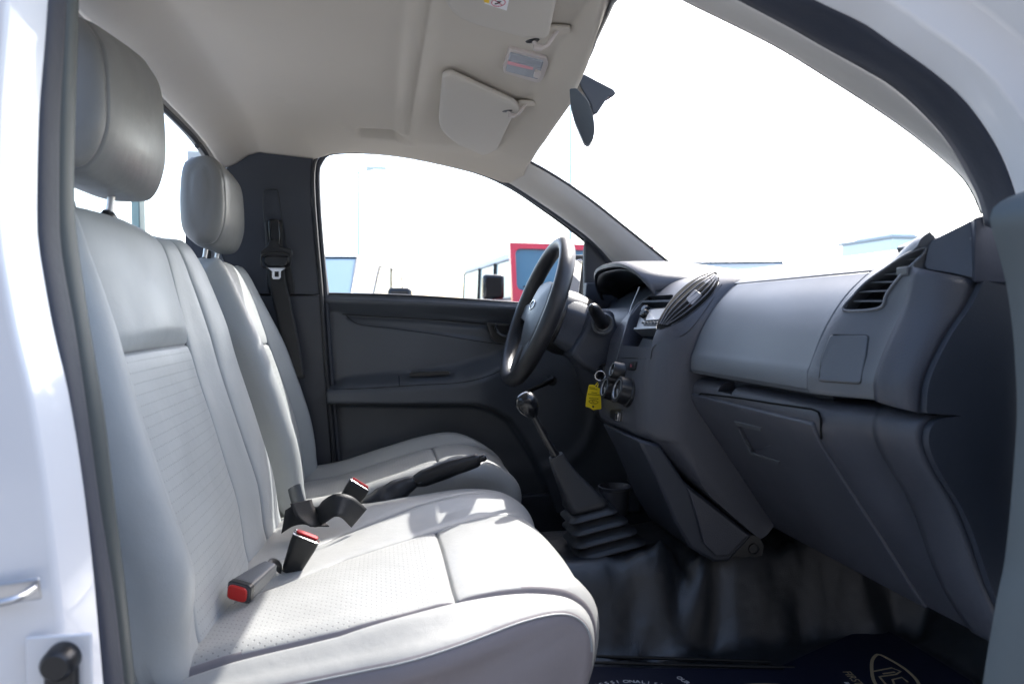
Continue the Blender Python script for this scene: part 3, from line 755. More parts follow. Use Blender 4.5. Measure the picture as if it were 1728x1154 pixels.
bo = [P(700, 812, Y=1.62), P(680, 822, Y=1.62), P(660, 838, Y=1.62), P(632, 865, Y=1.62), P(612, 895, Y=1.62)]
tube("boot", resample(cat(bo, 6), 30), [interp(i / 29, [(0, .015), (.2, .027), (.5, .042), (1, .056)]) * (1 + .03 * math.sin(i * 1.1)) for i in range(30)], RUB, hb, seg=20, flat=.8)
prism("base_cover", rnd([(-.16, .70), (.12, .70), (.10, .775), (0, .80), (-.12, .80)], .02), 'Y', 1.56, 1.67, DARK, hb, bevel=.01)

# ================================================================= GEAR LEVER
gl = thing("gear_lever", "black gear lever with glossy round knob rising from a pleated rubber boot", "gear lever", (.46, 1.52, .73))
kp = P(889, 680, Y=1.52); kb = P(938, 770, Y=1.52)
ax = (kp - kb).normalized()
lathe("knob", [(.0, .0235), (.010, .0225), (.0175, .018), (.0225, .010), (.0235, 0), (.0215, -.012), (.0165, -.022), (.0105, -.030), (.0085, -.033), (0, -.033)], kp, ax, GLOSS, gl, seg=32)
lathe("shaft", [(.0055, 0), (.0062, .06), (.0075, .105), (.0, .105)][::-1] if 0 else [(.010, 0), (.0095, .02), (.0078, .06), (.0062, .098)], kb, ax, GLOSS, gl, seg=20)
def quad_rings(cx0, cz0, specs, nm, mtl):
    rows = []
    for (px, py, hx, hy, tilt) in specs:
        c = P(px, py, Y=1.52); pts = rnd([(-hx, -hy), (hx, -hy), (hx, hy), (-hx, hy)], min(hx, hy) * .45, 5)
        rows.append([Vector((c.x + a, c.y + b, c.z + a * tilt)) for a, b in pts])
    return grid(nm, rows, mtl, gl, cu=True, caps=True, angle=50)
quad_rings(0, 0, [(938, 768, .0135, .0135, .45), (941, 776, .015, .015, .45), (948, 790, .018, .018, .40), (958, 806, .023, .023, .35), (972, 826, .031, .031, .3), (984, 843, .040, .040, .25), (987, 849, .043, .043, .22), (988, 854, .040, .040, .2)], "boot_neck", RUB)
sp = []; cxs = [(990, 854), (1000, 872), (1008, 890), (1016, 908)]
for i, (a, b) in enumerate(cxs):
    s = i / 3; hw = lerp(.050, .074, s); hy = lerp(.046, .060, s); tl = .20
    sp += [(a, b, hw - .011, hy - .011, tl), (a + 1, b + 4, hw - .006, hy - .006, tl), (a + 3, b + 8, hw + .004, hy + .004, tl), (a + 3.5, b + 10.5, hw + .005, hy + .005, tl), (a + 4, b + 13, hw - .001, hy - .001, tl), (a + 4.5, b + 15, hw - .010, hy - .010, tl)]
sp += [(1020, 926, .060, .058, .15), (1021, 932, .070, .066, .1)]
quad_rings(0, 0, sp, "pleated_boot", RUB)

# ================================================================= DASHBOARD
dsh = thing("dashboard", "dark grey dashboard with two glovebox doors, round side vents and a sunlit top", "dashboard", (.8, 1.48, .8))
U0 = [(.602, 1.116), (.603, 1.145), (.628, 1.203), (.660, 1.250), (.701, 1.287)]
U = [(.640, 1.105), (.606, 1.112)] + U0 + [(.76, 1.315), (.86, 1.333), (.975, 1.337)]
def sweep(name, prof, y0, y1, mtl, parent, inset=0, taper=None, ny=2, **k):
    rows = []
    for j in range(ny):
        y = lerp(y0, y1, j / (ny - 1)); rows.append([(x + (taper(x, z, y) if taper else 0), y, z) for x, z in prof])
    return grid(name, rows, mtl, parent, **k)
def smoothprof(p, n=6): return [(v.x, v.z) for v in cat([(x, 0, z) for x, z in p], n)]
def offp(prof, d):
    out = []
    for i, (x, z) in enumerate(prof):
        a, b = prof[max(i - 1, 0)], prof[min(i + 1, len(prof) - 1)]; t = Vector((b[0] - a[0], b[1] - a[1])).normalized()
        out.append((x + t.y * d, z - t.x * d))
    return out
def solidprof(name, prof, th, y0, y1, mtl, bevel=.0025, **k):
    "a curved panel: profile with thickness th towards the car's front"
    return prism(name, prof + offp(prof, th)[::-1], 'Y', y0, y1, mtl, dsh, bevel=bevel, angle=30, **k)
UC = smoothprof(U0)
UCX = smoothprof(U0 + [(.728, 1.302)])
Uall = smoothprof(U)
body = offp(Uall, .0035) + [(.975, .95), (.66, 1.02)]
prism("dash_core", body, 'Y', .9618, 2.12, DARK, dsh, bevel=0, angle=30)
prism("end_core", [(.72, 1.12), (.74, 1.2), (.80, 1.27), (.99, 1.28), (.99, .95), (.76, 1.05)], 'Y', .822, .9612, BLK, dsh, bevel=0, angle=30)
# top pad
top = smoothprof([(.701, 1.287), (.76, 1.315), (.86, 1.333), (.975, 1.337)])
solidprof("top_pad", top, .02, .9625, 1.66, DASH2)
solidprof("end_top_pad", [(x, z + .014) for x, z in top if x > .735], .02, .822, .9615, DASH2)
# upper glovebox door
ug = [(.625, 1.1085), (.606, 1.111), (.602, 1.118), (.6025, 1.143), (.606, 1.150)] + smoothprof([(.606, 1.150), (.628, 1.203), (.660, 1.250), (.6985, 1.2855)])[1:]
solidprof("upper_glovebox_door", ug, .02, .964, 1.366, DASH2, bevel=.0022)
# fascia beside it, with the round side vent and the cup holder flap
def tap(x, z, y): return .030 * sm(.955, .862, y) * (1 - sm(1.20, 1.29, z)) + .004 * sm(.955, .862, y)
def podx(z, t): return t * (.031 * (1 - sm(1.22, 1.30, z)) + .002 - .022 * sm(1.26, 1.32, z))
def podz(z, t): return t * .030 * sm(1.20, 1.30, z)
fpr = [(.628, 1.1085), (.6045, 1.112)] + UCX
fbk = offp(fpr, .022)[::-1]
rows = []
for i in range(9):
    y = lerp(.9615, .864, i / 8); t = sm(.955, .868, y)
    rows.append([(x + podx(z, t), y, z + podz(z, t)) for x, z in fpr] + [(x + podx(z, t), y, z + podz(z, t)) for x, z in fbk])
fas = grid("end_fascia", rows, DASH2, dsh, cu=True, caps=True, angle=40)
fh = hitter(fas)
FP = None
vo = [(1424, 524), (1484, 521), (1497, 497), (1519, 468), (1548, 441), (1559, 430), (1562, 419), (1531, 430), (1493, 455), (1462, 477), (1438, 502)]
def vent_cut(outl, prof, depth=.05):
    pn = [fh(a, b) for a, b in outl]; n = sum((q[1] for q in pn), Vector()).normalized()
    return [q[0] for q in pn], n
vp, vn = vent_cut(vo, FP)
c = slab("c", [p + vn * .05 for p in vp], -vn * .13, None, None, bevel=0)
cut(fas, [c]); 
finish(fas, None, None, bevel=.0015, smooth=False)
tube("vent_rim", [p + vn * .0015 for p in resample(cat(vp, 5, True), 60, True)], .0022, DASH2, dsh, closed=True, seg=6)
sv = thing("side_vent", "round edged air vent at the near end of the dashboard with pale sunlit slats", "air vent", vp[0])
cn = sum(vp, Vector()) / len(vp)
slab("backing", [p - vn * .040 for p in vp], -vn * .004, BLK, sv, bevel=0)
for k, (l, r) in enumerate((((1438, 508), (1493, 508)), ((1447, 492), (1507, 490)), ((1459, 476), (1521, 475)), ((1474, 463), (1534, 460)), ((1492, 450), (1546, 447)), ((1516, 438), (1556, 435)))):
    a, b = fh(*l)[0] - vn * .004, fh(*r)[0] - vn * .004
    slab("slat", [a, b, b + Vector((.024, 0, .002)), a + Vector((.024, 0, .002))], (0, 0, .0022), SPOKE, sv, bevel=.0008)
tb = fh(1527, 457)[0]
box("vent_tab", tb - vn * .002, (.012, .022, .012), SPOKE, sv, bevel=.002)
# cup holder flap (square panel)
fo = rnd([(1402, 565), (1466, 566), (1462, 600), (1452, 648), (1382, 643), (1388, 600)], [5, 5, 0, 5, 5, 0], 4)
FP2 = [(x + .012, z) for x, z in ([(.6045, 1.112)] + UC)]
q = [fh(a, b) for a, b in fo]
fm = sum((k[1] for k in q), Vector()).normalized()
slab("cup_holder_flap", [k[0] - fm * .004 for k in q], fm * .0065, DASH2, dsh, bevel=.002)
tube("flap_gap", resample([k[0] + fm * .0004 for k in q], 80, True), .0011, BLK, dsh, closed=True, seg=6)
# curved end trim to the doorway + dark side panel
ein = [(x + podx(z, 1), z + podz(z, 1)) for x, z in fpr if z + podz(z, 1) < 1.292]
eout = [(x + interp(z, [(1.10, .028), (1.2, .040), (1.29, .055)]), z - .012 * (1 - sm(1.1, 1.16, z)) - .02 * sm(1.2, 1.29, z)) for x, z in ein]
rows = []
for k in range(9):
    t = k / 8; cc = math.sin(R(90) * t)
    rows.append([(lerp(a[0], b[0], t ** 1.6), lerp(.862, .818, cc), lerp(a[1], b[1], t)) for a, b in zip(ein, eout)])
grid("end_trim", rows, DASH, dsh, solid=.004, off=0, angle=50)
side = [(x, z) for x, z in eout] + [(.80, 1.30), (1.0, 1.30), (1.0, .76), (.84, .76)]
lowS = [(.66, 1.095), (.655, 1.05), (.70, .965), (.80, .81)]
L0 = [(.665, 1.104), (.628, 1.100), (.614, 1.092), (.609, 1.078), (.612, 1.060), (.628, 1.030), (.66, .985), (.73, .885), (.792, .798), (.81, .79), (.85, .80)]
LC = smoothprof(L0, 4)
def lsh(z): return .034 * sm(.84, 1.0, z)
side = eout[1:] + [(.99, 1.29), (.99, .72), (.845, .735)] + [(x + .026 + lsh(z), z - .006) for x, z in LC if x < .81][1:][::-1]
prism("end_panel", side, 'Y', .806, .818, DARK, dsh, bevel=.0)
# block under the pillar foot
bk = [onprof(1560, 445, [(.70, 1.2), (.705, 1.4)])[0]]
blk = [P(1569, 406, Y=.862), P(1647, 367, Y=.825), P(1645, 473, Y=.812), P(1604, 462, Y=.832), P(1562, 457, Y=.860), P(1557, 447, Y=.862), P(1564, 416, Y=.864)]
slab("pillar_foot_cover", blk, (.09, .03, .0), DASH, dsh, bevel=.003)
slab("door_gap_filler", [P(1644, 368, Y=.808), P(1668, 362, Y=.800), P(1740, 400, Y=.800), P(1740, 480, Y=.800), P(1643, 476, Y=.808)], (.02, .03, 0), SEAL, dsh, bevel=.002)
# lower dashboard
lb = offp(LC, -.001) + [(.97, .9), (.97, 1.1)]
rows = []
for y in (1.412, .9565, .945, .935, .925, .915, .905, .895, .885, .874):
    t = sm(.956, .876, y); rows.append([(x + t * lsh(z) * (1 if x < .9 else 0), y, z) for x, z in lb])
lower = grid("lower_dash", rows, DASH, dsh, cu=True, caps=True, angle=35)
# recess (cup pull) under the upper door and its slot
rc = [onprof(a, b, LC)[0] for a, b in ((1248, 640), (1300, 645), (1292, 665), (1246, 660))]
lr = [(x + .0, z) for x, z in LC]
c = box("c", (.628, 1.238, 1.10), (.05, .055, .032), None, None, bevel=0)
cut(lower, [c])
# lower glovebox door
gdp = [p for p in LC if p[1] < 1.074 and p[0] < .80]
gdo = solidprof("lower_glovebox_door", offp(gdp, .004), -.014, .957, 1.392, DASH, bevel=.004, seg=3)
LH = hitter(gdo)
# latch: a sharp recess; paler lip and pull paint its edge highlights
lt = [LH(a, b) for a, b in ((1242, 712), (1284, 722), (1300, 752), (1268, 764))]
ln = lt[0][1]
c = slab("c", [k[0] + ln * .02 for k in lt], -ln * .030, None, None, bevel=0); cut(gdo, [c])
lt2 = [LH(a, b)[0] for a, b in ((1240, 710), (1286, 721), (1285, 727), (1243, 717))]
lh = slab("latch_lip_highlight", [p + ln * .0020 for p in lt2], -ln * .010, SPOKE, dsh, bevel=.001)
lt3 = [LH(a, b)[0] for a, b in ((1243, 716), (1268, 763), (1316, 778), (1314, 782), (1266, 766))]
slab("latch_pull_highlight", [p + ln * .0016 for p in lt3], -ln * .006, SPOKE, dsh, bevel=.0008)
slab("latch_backing", [k[0] - ln * .0105 for k in lt], -ln * .002, BLK, dsh, bevel=0)
tube("door_gap", [onprof(a, b, LC)[0] for a, b in ((1180, 720), (1172, 690), (1174, 670), (1183, 664), (1250, 672), (1300, 680), (1370, 690), (1381, 695), (1385, 706), (1386, 740))], .0016, INK, dsh, seg=6)
# lower end chamfer
lin = [p for p in LC if p[0] < .81][1:]
rows = []
for k in range(7):
    t = k / 6
    rows.append([(x + lsh(z) + .026 * t ** 1.5, lerp(.875, .818, math.sin(R(90) * t) * .5 + t * .5), z - .006 * t) for x, z in lin])
grid("lower_end_trim", rows, DASH, dsh, solid=.004, off=0, angle=50)
# ---------------- centre stack
S0 = [(.560, .955), (.532, .968), (.520, .985), (.526, 1.05), (.539, 1.13), (.553, 1.18), (.598, 1.236), (.66, 1.285), (.70, 1.306), (.76, 1.322)]
S0 = [(.79, .80), (.765, .775), (.74, .785), (.62, .888), (.545, .955)] + S0[1:]
SC = smoothprof(S0, 4)
rows = []
for y, dx in ((1.712, .012), (1.710, .004), (1.704, 0), (1.60, 0), (1.50, 0), (1.46, .0005), (1.44, .003), (1.42, .009), (1.405, .018), (1.392, .030), (1.382, .044), (1.376, .060), (1.372, .080)):
    rows.append([(x + dx * (1 if z < 1.24 else 1 - .5 * sm(1.24, 1.31, z)) * sm(.86, .99, z), y, z - .3 * dx * sm(1.2, 1.3, z)) for x, z in SC] + [(.80, y, 1.29), (.80, y, .93)])
st = grid("centre_stack", rows, DASH, dsh, cu=True, caps=True, angle=40)
sp_ = hitter(st)
# radio / pocket opening
ro = rnd([(1086, 498), (1137, 497), (1124, 530), (1098, 588), (1048, 582), (1060, 540)], [4, 4, 0, 4, 4, 0], 3)
q = [sp_(a, b) for a, b in ro]; rn = (q[0][1] + q[len(q) // 2][1]).normalized()
c = slab("c", [k[0] + rn * .03 for k in q], -rn * .085, None, None, bevel=0); cut(st, [c])
slab("pocket_backing", [k[0] - rn * .052 for k in q], -rn * .003, BLK, dsh, bevel=0)
# centre vent outline, no opening cut
vo2 = [(1108, 556), (1118, 530), (1140, 498), (1170, 473), (1200, 460), (1211, 462), (1213, 478), (1198, 502), (1170, 527), (1140, 546)]
q2 = [sp_(a, b) for a, b in vo2]; vn2 = sum((k[1] for k in q2), Vector()).normalized()

cv = thing("centre_vent", "leaf shaped air vent with dark curved louvres on the centre of the dashboard", "air vent", q2[0][0])
decal("vent_dark_patch", [(v.x, v.y) for v in cat([(a, b, 0) for a, b in vo2], 4, True)], sp_, .0008, INK, cv)  # black patch on the surface stands in for the shaded vent depth
for s in (.14, .32, .50, .68, .86):
    pl = [sp_(lerp(a[0], b[0], s), lerp(a[1], b[1], s))[0] + vn2 * .001 for a, b in (((1112, 548), (1128, 550)), ((1127, 517), (1150, 540)), ((1152, 489), (1178, 520)), ((1178, 469), (1202, 496)), ((1203, 460), (1213, 474)))]
    tube("louvre", [p + vn2 * .0015 for p in cat(pl, 5)], .0014, DASH, cv, seg=8)
p1 = sp_(1170, 506)[0]
tbp = [sp_(a, b)[0] + vn2 * .001 for a, b in rnd([(1158, 507), (1174, 490), (1186, 499), (1169, 518)], 3, 3)]
slab("vent_tab", [p + vn2 * .003 for p in tbp], -vn2 * .006, DASH, cv, bevel=.0015)
tube("vent_rim", [k + vn2 * .0008 for k in resample(cat([k[0] for k in q2], 5, True), 60, True)], .0009, DARK, cv, closed=True, seg=6)
tube("surround_seam", resample(cat([sp_(a, b)[0] + sp_(a, b)[1] * .0004 for a, b in ((1098, 606), (1106, 583), (1150, 567), (1172, 548), (1198, 512), (1218, 480))], 4), 50), .0008, BLK, dsh, seg=6)
# silver edge that frames the stack on the far side
tube("stack_edge_trim", resample(cat([sp_(a, b)[0] + rn * .001 for a, b in ((1089, 504), (1074, 516), (1062, 537), (1052, 568), (1046, 590), (1038, 622))], 5), 40), .0016, DASH2, dsh, seg=8)
# stereo
sr = thing("car_stereo", "silver fronted car radio with black volume knob above the open pocket", "radio", sp_(1100, 525)[0])
rq = [sp_(a, b)[0] - rn * .012 for a, b in ((1076, 516), (1126, 513), (1113, 545), (1067, 548))]
slab("radio_body", rq, -rn * .03, BLK, sr, bevel=.001)
rq = [sp_(a, b)[0] - rn * .0112 for a, b in ((1090, 518), (1122, 516), (1114, 534), (1084, 536))]
slab("display", rq, rn * .0012, DISP, sr, bevel=.0005)
for a, b in ((1086, 520), (1084, 527)):
    lathe("volume_knob", [(.011, 0), (.0105, .008), (.008, .011), (0, .011)], sp_(a, b)[0] - rn * .010, rn, GLOSS, sr, seg=20)
for k in range(6):
    t = k / 5; pb = sp_(lerp(1080, 1108, t), 541)[0] - rn * .009
    box("preset_button", pb, (.004, .009, .005), SPOKE, sr, bevel=.0008)
rq = [sp_(a, b)[0] - rn * .010 for a, b in ((1078, 503), (1128, 501), (1126, 505), (1076, 507))]
slab("pocket_slat", rq, -rn * .02, DARK, dsh, bevel=.001)
rq = [sp_(a, b)[0] - rn * .008 for a, b in ((1066, 549), (1112, 546), (1110, 550), (1064, 553))]
slab("pocket_shelf_edge", rq, -rn * .03, DASH2, dsh, bevel=.001)
rq = [sp_(a, b)[0] - rn * .04 for a, b in ((1066, 556), (1098, 562), (1092, 582), (1054, 580))]
slab("pocket_floor", rq, rn * .006, DASH2, dsh, bevel=.001)
# seam under the pocket
tube("stack_seam", [sp_(a, b)[0] + Vector((-.0004, 0, 0)) for a, b in ((1044, 603), (1068, 604), (1090, 605))], .0009, BLK, dsh, seg=6)
# climate knobs
for a, b, r, h, lab in ((1050, 628, .020, .024, 'small'), (1038, 658, .026, .026, 'far'), (1062, 662, .030, .028, 'near')):
    pt, n_ = sp_(a, b)
    n_ = Vector((-.96, 0, .28))
    kt = thing("climate_knob", {'small': "small black climate knob above the other two, next to the hazard switch", 'far': "black climate dial behind the yellow key tag", 'near': "largest black climate dial, nearest to the glovebox"}[lab], "knob", pt, "climate control knobs on the centre stack")
    lathe("dial", [(r * 1.1, -.002), (r * 1.08, .004), (r, .006), (r * .94, h), (r * .86, h + .002), (r * .7, h + .001), (r * .66, h - .004), (0, h - .004)], pt, n_, BLK, kt, seg=36)
    lathe("dial_ring", [(r * .74, h - .0008), (r * .76, h + .0012), (r * .70, h + .0014), (r * .68, h - .001)], pt, n_, SILV, kt, seg=36, ring=True)
    box("pointer", pt + n_ * (h - .001) + Vector((0, 0, -r * .35)), (.004, .004, r * .7), SILV, kt, bevel=.001)
q = [sp_(a, b)[0] for a, b in rnd([(1064, 611), (1076, 610), (1073, 625), (1061, 625)], 2, 3)]
slab("hazard_switch", [p + Vector((.001, 0, 0)) for p in q], (-.0045, 0, .001), BLK, dsh, bevel=.0008)
pz = sp_(1068, 618)[0]
tube("hazard_mark", [pz + Vector((-.0045, 0, .001)) + Vector((0, math.cos(t) * .0035, math.sin(t) * .0035)) for t in (R(90), R(210), R(330))], .0006, STR, dsh, closed=True, seg=5)
q = [sp_(a, b)[0] for a, b in rnd([(1031, 690), (1051, 690), (1049, 711), (1031, 706)], 2, 3)]
slab("socket_recess", [p + Vector((.001, 0, 0)) for p in q], (-.003, 0, 0), BLK, dsh, bevel=.0008)
q = [sp_(a, b)[0] for a, b in ((1045, 696), (1050, 697), (1048, 711), (1043, 710))]
slab("slide_lever", q, (-.009, 0, .001), CHROME, dsh, bevel=.001)
# legs of the console below the stack
def xz(pl, y): return [(P(a, b, Y=y).x, P(a, b, Y=y).z) for a, b in pl]
prism("console_leg", xz([(1076, 742), (1113, 750), (1155, 812), (1270, 903), (1230, 947), (1205, 948), (1165, 925), (1138, 880), (1120, 835), (1098, 785)], 1.40), 'Y', 1.398, 1.64, DARK, dsh, bevel=.006)
prism("console_cheek", xz([(1160, 822), (1264, 902), (1228, 938), (1208, 938), (1188, 918), (1172, 860)], 1.392), 'Y', 1.390, 1.40, DASH, dsh, bevel=.003)
prism("bracket", xz([(1268, 902), (1284, 904), (1292, 922), (1288, 940), (1262, 944), (1232, 946)], 1.42), 'Y', 1.424, 1.436, BLK, dsh, bevel=.002)
lathe("bracket_bolt", [(.012, 0), (.012, .003), (.009, .0035), (.008, .001), (0, .001)], P(1272, 926, Y=1.424), (0, -1, 0), RUB, dsh, seg=20)
prism("under_console", xz([(1098, 782), (1118, 800), (1140, 890), (1110, 868), (1092, 840)], 1.56), 'Y', 1.56, 1.62, DASH, dsh, bevel=.004)
prism("socket_panel", xz([(1066, 758), (1096, 770), (1088, 835), (1064, 815)], 1.63), 'Y', 1.63, 1.66, BLK, dsh, bevel=.004)
tube("socket_rim", cat([P(a, b, Y=1.628) for a, b in ((1070, 772), (1080, 772), (1076, 815), (1068, 806))], 4, True), .0015, SPOKE, dsh, closed=True, seg=6)
lathe("power_socket", [(.011, 0), (.011, .006), (.008, .007), (.007, .002), (0, .002)], P(1064, 786, Y=1.63), (-.7, -.7, .1), GLOSS, dsh, seg=20)
# cup holder ring near the console foot
chh = thing("cup_holder", "small round dark cup holder behind the gear lever boot", "cup holder", P(1035, 860, Y=1.68))
lathe("cup", [(.030, -.06), (.036, 0), (.040, .002), (.041, .006), (.037, .007), (.034, 0), (.029, -.05), (0, -.05)], P(1038, 824, Y=1.70), (0, 0, 1), DASH, chh, seg=32)
# instrument hood
def hood_ring(y, dx, dz, s):
    pts = [(-.0, -.09), (-.012, -.03), (-.002, .02), (.03, .045), (.085, .048), (.15, .03)]
    return [(.545 + dx + a * s, y, 1.312 + dz + b * s) for a, b in pts]
HC = [(1.66, .03, -.055, .7), (1.675, .018, -.03, .85), (1.70, .008, -.008, .97), (1.76, .0, .008, 1.0), (1.85, -.003, .014, 1.02), (1.95, .005, .010, 1.0), (2.03, .02, -.002, .95), (2.07, .035, -.02, .85), (2.09, .05, -.045, .7)]
def sect(y):
    t = (y - 1.875) / .215; arch = max(0, 1 - abs(t) ** 3.2) ** .5
    return arch
rows = []
for j in range(41):
    y = lerp(1.662, 2.088, j / 40); a = sect(y)
    ztop = 1.268 + .094 * a; xf = .648 - .058 * a
    rows.append([(xf + .012, y, ztop - .016), (xf + .001, y, ztop - .013), (xf, y, ztop - .005), (xf + .008, y, ztop), (xf + .05, y, ztop + .001), (.75, y, ztop + .002), (.82, y, max(1.325, ztop - .006)), (.95, y, 1.334)])
grid("instrument_hood", rows, DASH, dsh, solid=.003, off=-1, angle=50)
# inner lining and dial face
rows = []
for j in range(41):
    y = lerp(1.675, 2.075, j / 40); a = sect(y) * .97
    ztop = 1.262 + .086 * a; xf = .653 - .053 * a
    rows.append([(xf, y, ztop - .004), (xf + .03, y, ztop - .010), (.70, y, ztop - .035)])
grid("hood_lining", rows, BLK, dsh, solid=.002, off=0, angle=60)
prism("cluster_face", [(1.67, 1.15), (2.08, 1.15), (2.08, 1.30), (2.0, 1.335), (1.75, 1.335), (1.67, 1.30)], 'X', .745, .75, GLOSS, dsh, bevel=0)
for yy in (1.79, 1.95):
    lathe("dial_ring", [(.046, 0), (.048, .004), (.050, 0)], (.744, yy, 1.25), (-1, 0, .1), SILV, dsh, seg=32, ring=True)
tube("cluster_side_line", [P(1079, 484, Y=1.70), P(1066, 515, Y=1.70), P(1058, 540, Y=1.70)], .0012, SILV, dsh, seg=6)
# lower cluster surround and knee panel on the driver's side
rows = [[(.62, y, 1.245), (.585, y, 1.215), (.565, y, 1.16), (.565, y, 1.08), (.59, y, 1.00), (.64, y, .92), (.75, y, .84)] for y in (1.705, 1.8, 1.95, 2.12)]
grid("driver_knee_panel", rows, DASH, dsh, solid=.01, off=1, bevel=.003)
prism("driver_dash_end", [(.60, 1.32), (.97, 1.32), (.97, .8), (.75, .84), (.58, 1.1)], 'Y', 2.10, 2.13, DARK, dsh, bevel=.003)

# ================================================================= STEERING WHEEL + COLUMN
sw = thing("steering_wheel", "black three spoke steering wheel with grey centre pad on the far side of the cab", "steering wheel", (.40, 1.865, 1.235))
WC = Vector((.400, 1.868, 1.234)); wu = Vector((.139, 0, .361)).normalized(); wy = Vector((0, 1, 0)); wn = Vector((-wu.z, 0, wu.x))  # towards the driver
RR = .186
ring = [WC + wu * math.cos(t) * RR + wy * math.sin(t) * RR for t in (2 * math.pi * i / 96 for i in range(96))]
rows = []
for i, p in enumerate(ring):
    t = 2 * math.pi * i / 96; rad = (wu * math.cos(t) + wy * math.sin(t))
    rows.append([p + rad * math.cos(q) * .0175 + wn * math.sin(q) * .021 for q in (2 * math.pi * j / 18 for j in range(18))])
grid("rim", rows, WHEEL, sw, cu=True, cv=True, recalc=True, angle=0)
def wl_(u, v, n=0): return WC + wu * u + wy * v + wn * n
def pad(name, outl, n0, n1, m, dome=.01, r=.02):
    o2 = rnd(outl, r, 5); cen = Vector((sum(a for a, b in o2) / len(o2), sum(b for a, b in o2) / len(o2))); rows = []
    for s, n in ((1.0, n0), (1.0, n1 - .006), (.97, n1 - .002), (.9, n1), (.6, n1 + dome * .6), (.25, n1 + dome)):
        rows.append([wl_(cen.x + (a - cen.x) * s, cen.y + (b - cen.y) * s, n) for a, b in o2])
    return grid(name, rows, m, sw, cu=True, caps=True, angle=45)
pad("centre_pad", [(.075, -.085), (.085, 0), (.075, .085), (.0, .10), (-.085, .06), (-.10, 0), (-.085, -.06), (0, -.10)], -.045, .004, SPOKE, .012, .03)
for nm, a, b, wd in (("spoke", (.0, -.085), (.0, -.178), .052), ("spoke", (.0, .085), (.0, .178), .052), ("spoke", (-.075, -.03), (-.178, -.045), .04), ("spoke", (-.075, .03), (-.178, .045), .04)):
    a, b = Vector(a), Vector(b); d = (b - a).normalized(); e = Vector((-d.y, d.x))
    ol = [a + e * wd * .6, b + e * wd * .36, b - e * wd * .36, a - e * wd * .6]
    slab(nm, [wl_(p.x, p.y, -.022) for p in ol], wn * .024, SPOKE if nm else SPOKE, sw, bevel=.004, seg=3)
tube("emblem", [wl_(.012 * math.cos(t) + .012, .024 * math.sin(t), .0165) for t in (2 * math.pi * i / 28 for i in range(28))], .0018, CHROME, sw, closed=True, seg=8)
lathe("hub_shroud", [(.075, 0), (.082, .03), (.085, .06), (.08, .11)], wl_(0, 0, -.02), -wn, BLK, sw, seg=32)
sc2 = thing("column_cover", "dark steering column shroud with ignition lock and stalks behind the wheel", "steering column", (.56, 1.868, 1.17))
ctr = [wl_(-.004, 0, -.055), wl_(-.006, 0, -.085), wl_(-.010, 0, -.13), wl_(-.014, 0, -.19), wl_(-.016, 0, -.24)]
rows = []
for p, hw, hh in zip(ctr, (.085, .095, .098, .095, .085), (.058, .064, .066, .064, .055)):
    ol = rnd([(-1, -.75), (-.8, -1), (.8, -1), (1, -.75), (1, .5), (.7, 1), (-.7, 1), (-1, .5)], .12, 3)
    rows.append([p + wy * a * hw + wu * b * hh for a, b in ol])
grid("column_shroud", rows, DARK, sc2, cu=True, caps=True, angle=40)
# indicator / wiper stalk pointing at the camera
s0, s1 = P(1017, 545, Y=1.72), P(999, 516, Y=1.62)
tube("wiper_stalk", resample([s0, s0.lerp(s1, .4), s0.lerp(s1, .75), s1.lerp(s0, .05), s1], 14), [interp(i / 13, [(0, .017), (.4, .015), (.7, .0145), (.9, .012), (1, .004)]) for i in range(14)], BLK, sc2, seg=20)
lathe("stalk_collar", [(.018, -.01), (.0265, -.006), (.0275, 0), (.0245, .004), (.020, .002), (.018, -.004)], P(1017, 546, Y=1.725), (-.35, -1, -.1), DASH2, sc2, seg=32)
prism("collar_bracket", xz([(985, 560), (1000, 520), (1036, 525), (1048, 580), (1030, 640), (985, 620), (962, 598)], 1.75), 'Y', 1.745, 1.85, DARK, sc2, bevel=.012, seg=4)
ig = P(1020, 627, Y=1.725)
lathe("ignition_lock", [(.021, -.03), (.0215, 0), (.0185, .003), (.016, .001), (.013, -.004), (0, -.004)], ig, (-.75, -.62, .1), BLK, sc2, seg=28)
# key + ring + tag
ky = thing("ignition_key", "key in the ignition with a split ring and hanging yellow plastic tag", "key", ig)
box("key_head", ig + Vector((-.016, -.014, -.002)), (.022, .006, .024), BLK, ky, rot=Matrix.Rotation(R(35), 3, 'Z'), bevel=.003)
rc_ = P(1013, 634, Y=1.685)
tube("split_ring", [rc_ + Vector((math.cos(t) * .0115, math.cos(t) * -.003, math.sin(t) * .0115)) for t in (2 * math.pi * i / 28 for i in range(28))], .0011, CHROME, ky, closed=True, seg=8)
tube("tag_loop", cat([P(1009, 645, Y=1.683), P(1005, 650, Y=1.683), P(1003, 657, Y=1.681), P(1007, 655, Y=1.681), P(1010, 648, Y=1.682)], 4), .0012, YEL, ky, seg=6)
tg = rnd([(994, 649), (1003, 649), (1004, 653), (1013, 655), (1015, 690), (1006, 691), (1001, 692), (996, 688), (988, 686), (990, 668)], [2, 1, 1, 2, 2, 1, 2, 2, 2, 0], 3)
TY = 1.680
tag = slab("yellow_tag", [P(a, b, Y=TY) for a, b in tg], (0, .0015, 0), YEL, ky, bevel=0)
c = tube("c", [P(1001, 686, Y=TY - .01), P(1001, 686, Y=TY + .02)], .0024, None, None, seg=16); cut(tag, [c])
for i, (y, x0, x1) in enumerate(((653, 994, 1004), (655.5, 995, 1008), (662, 998, 1008), (665, 992, 1012), (671.5, 994, 1010))):
    a, b = P(x0, y - .3, Y=TY - .0006), P(x1, y + 1.2, Y=TY - .0006)
    slab("tag_print", [a, b, b + Vector((0, 0, -.0011)), a + Vector((0, 0, -.0011))], (0, .0004, 0), INK, ky, bevel=0)
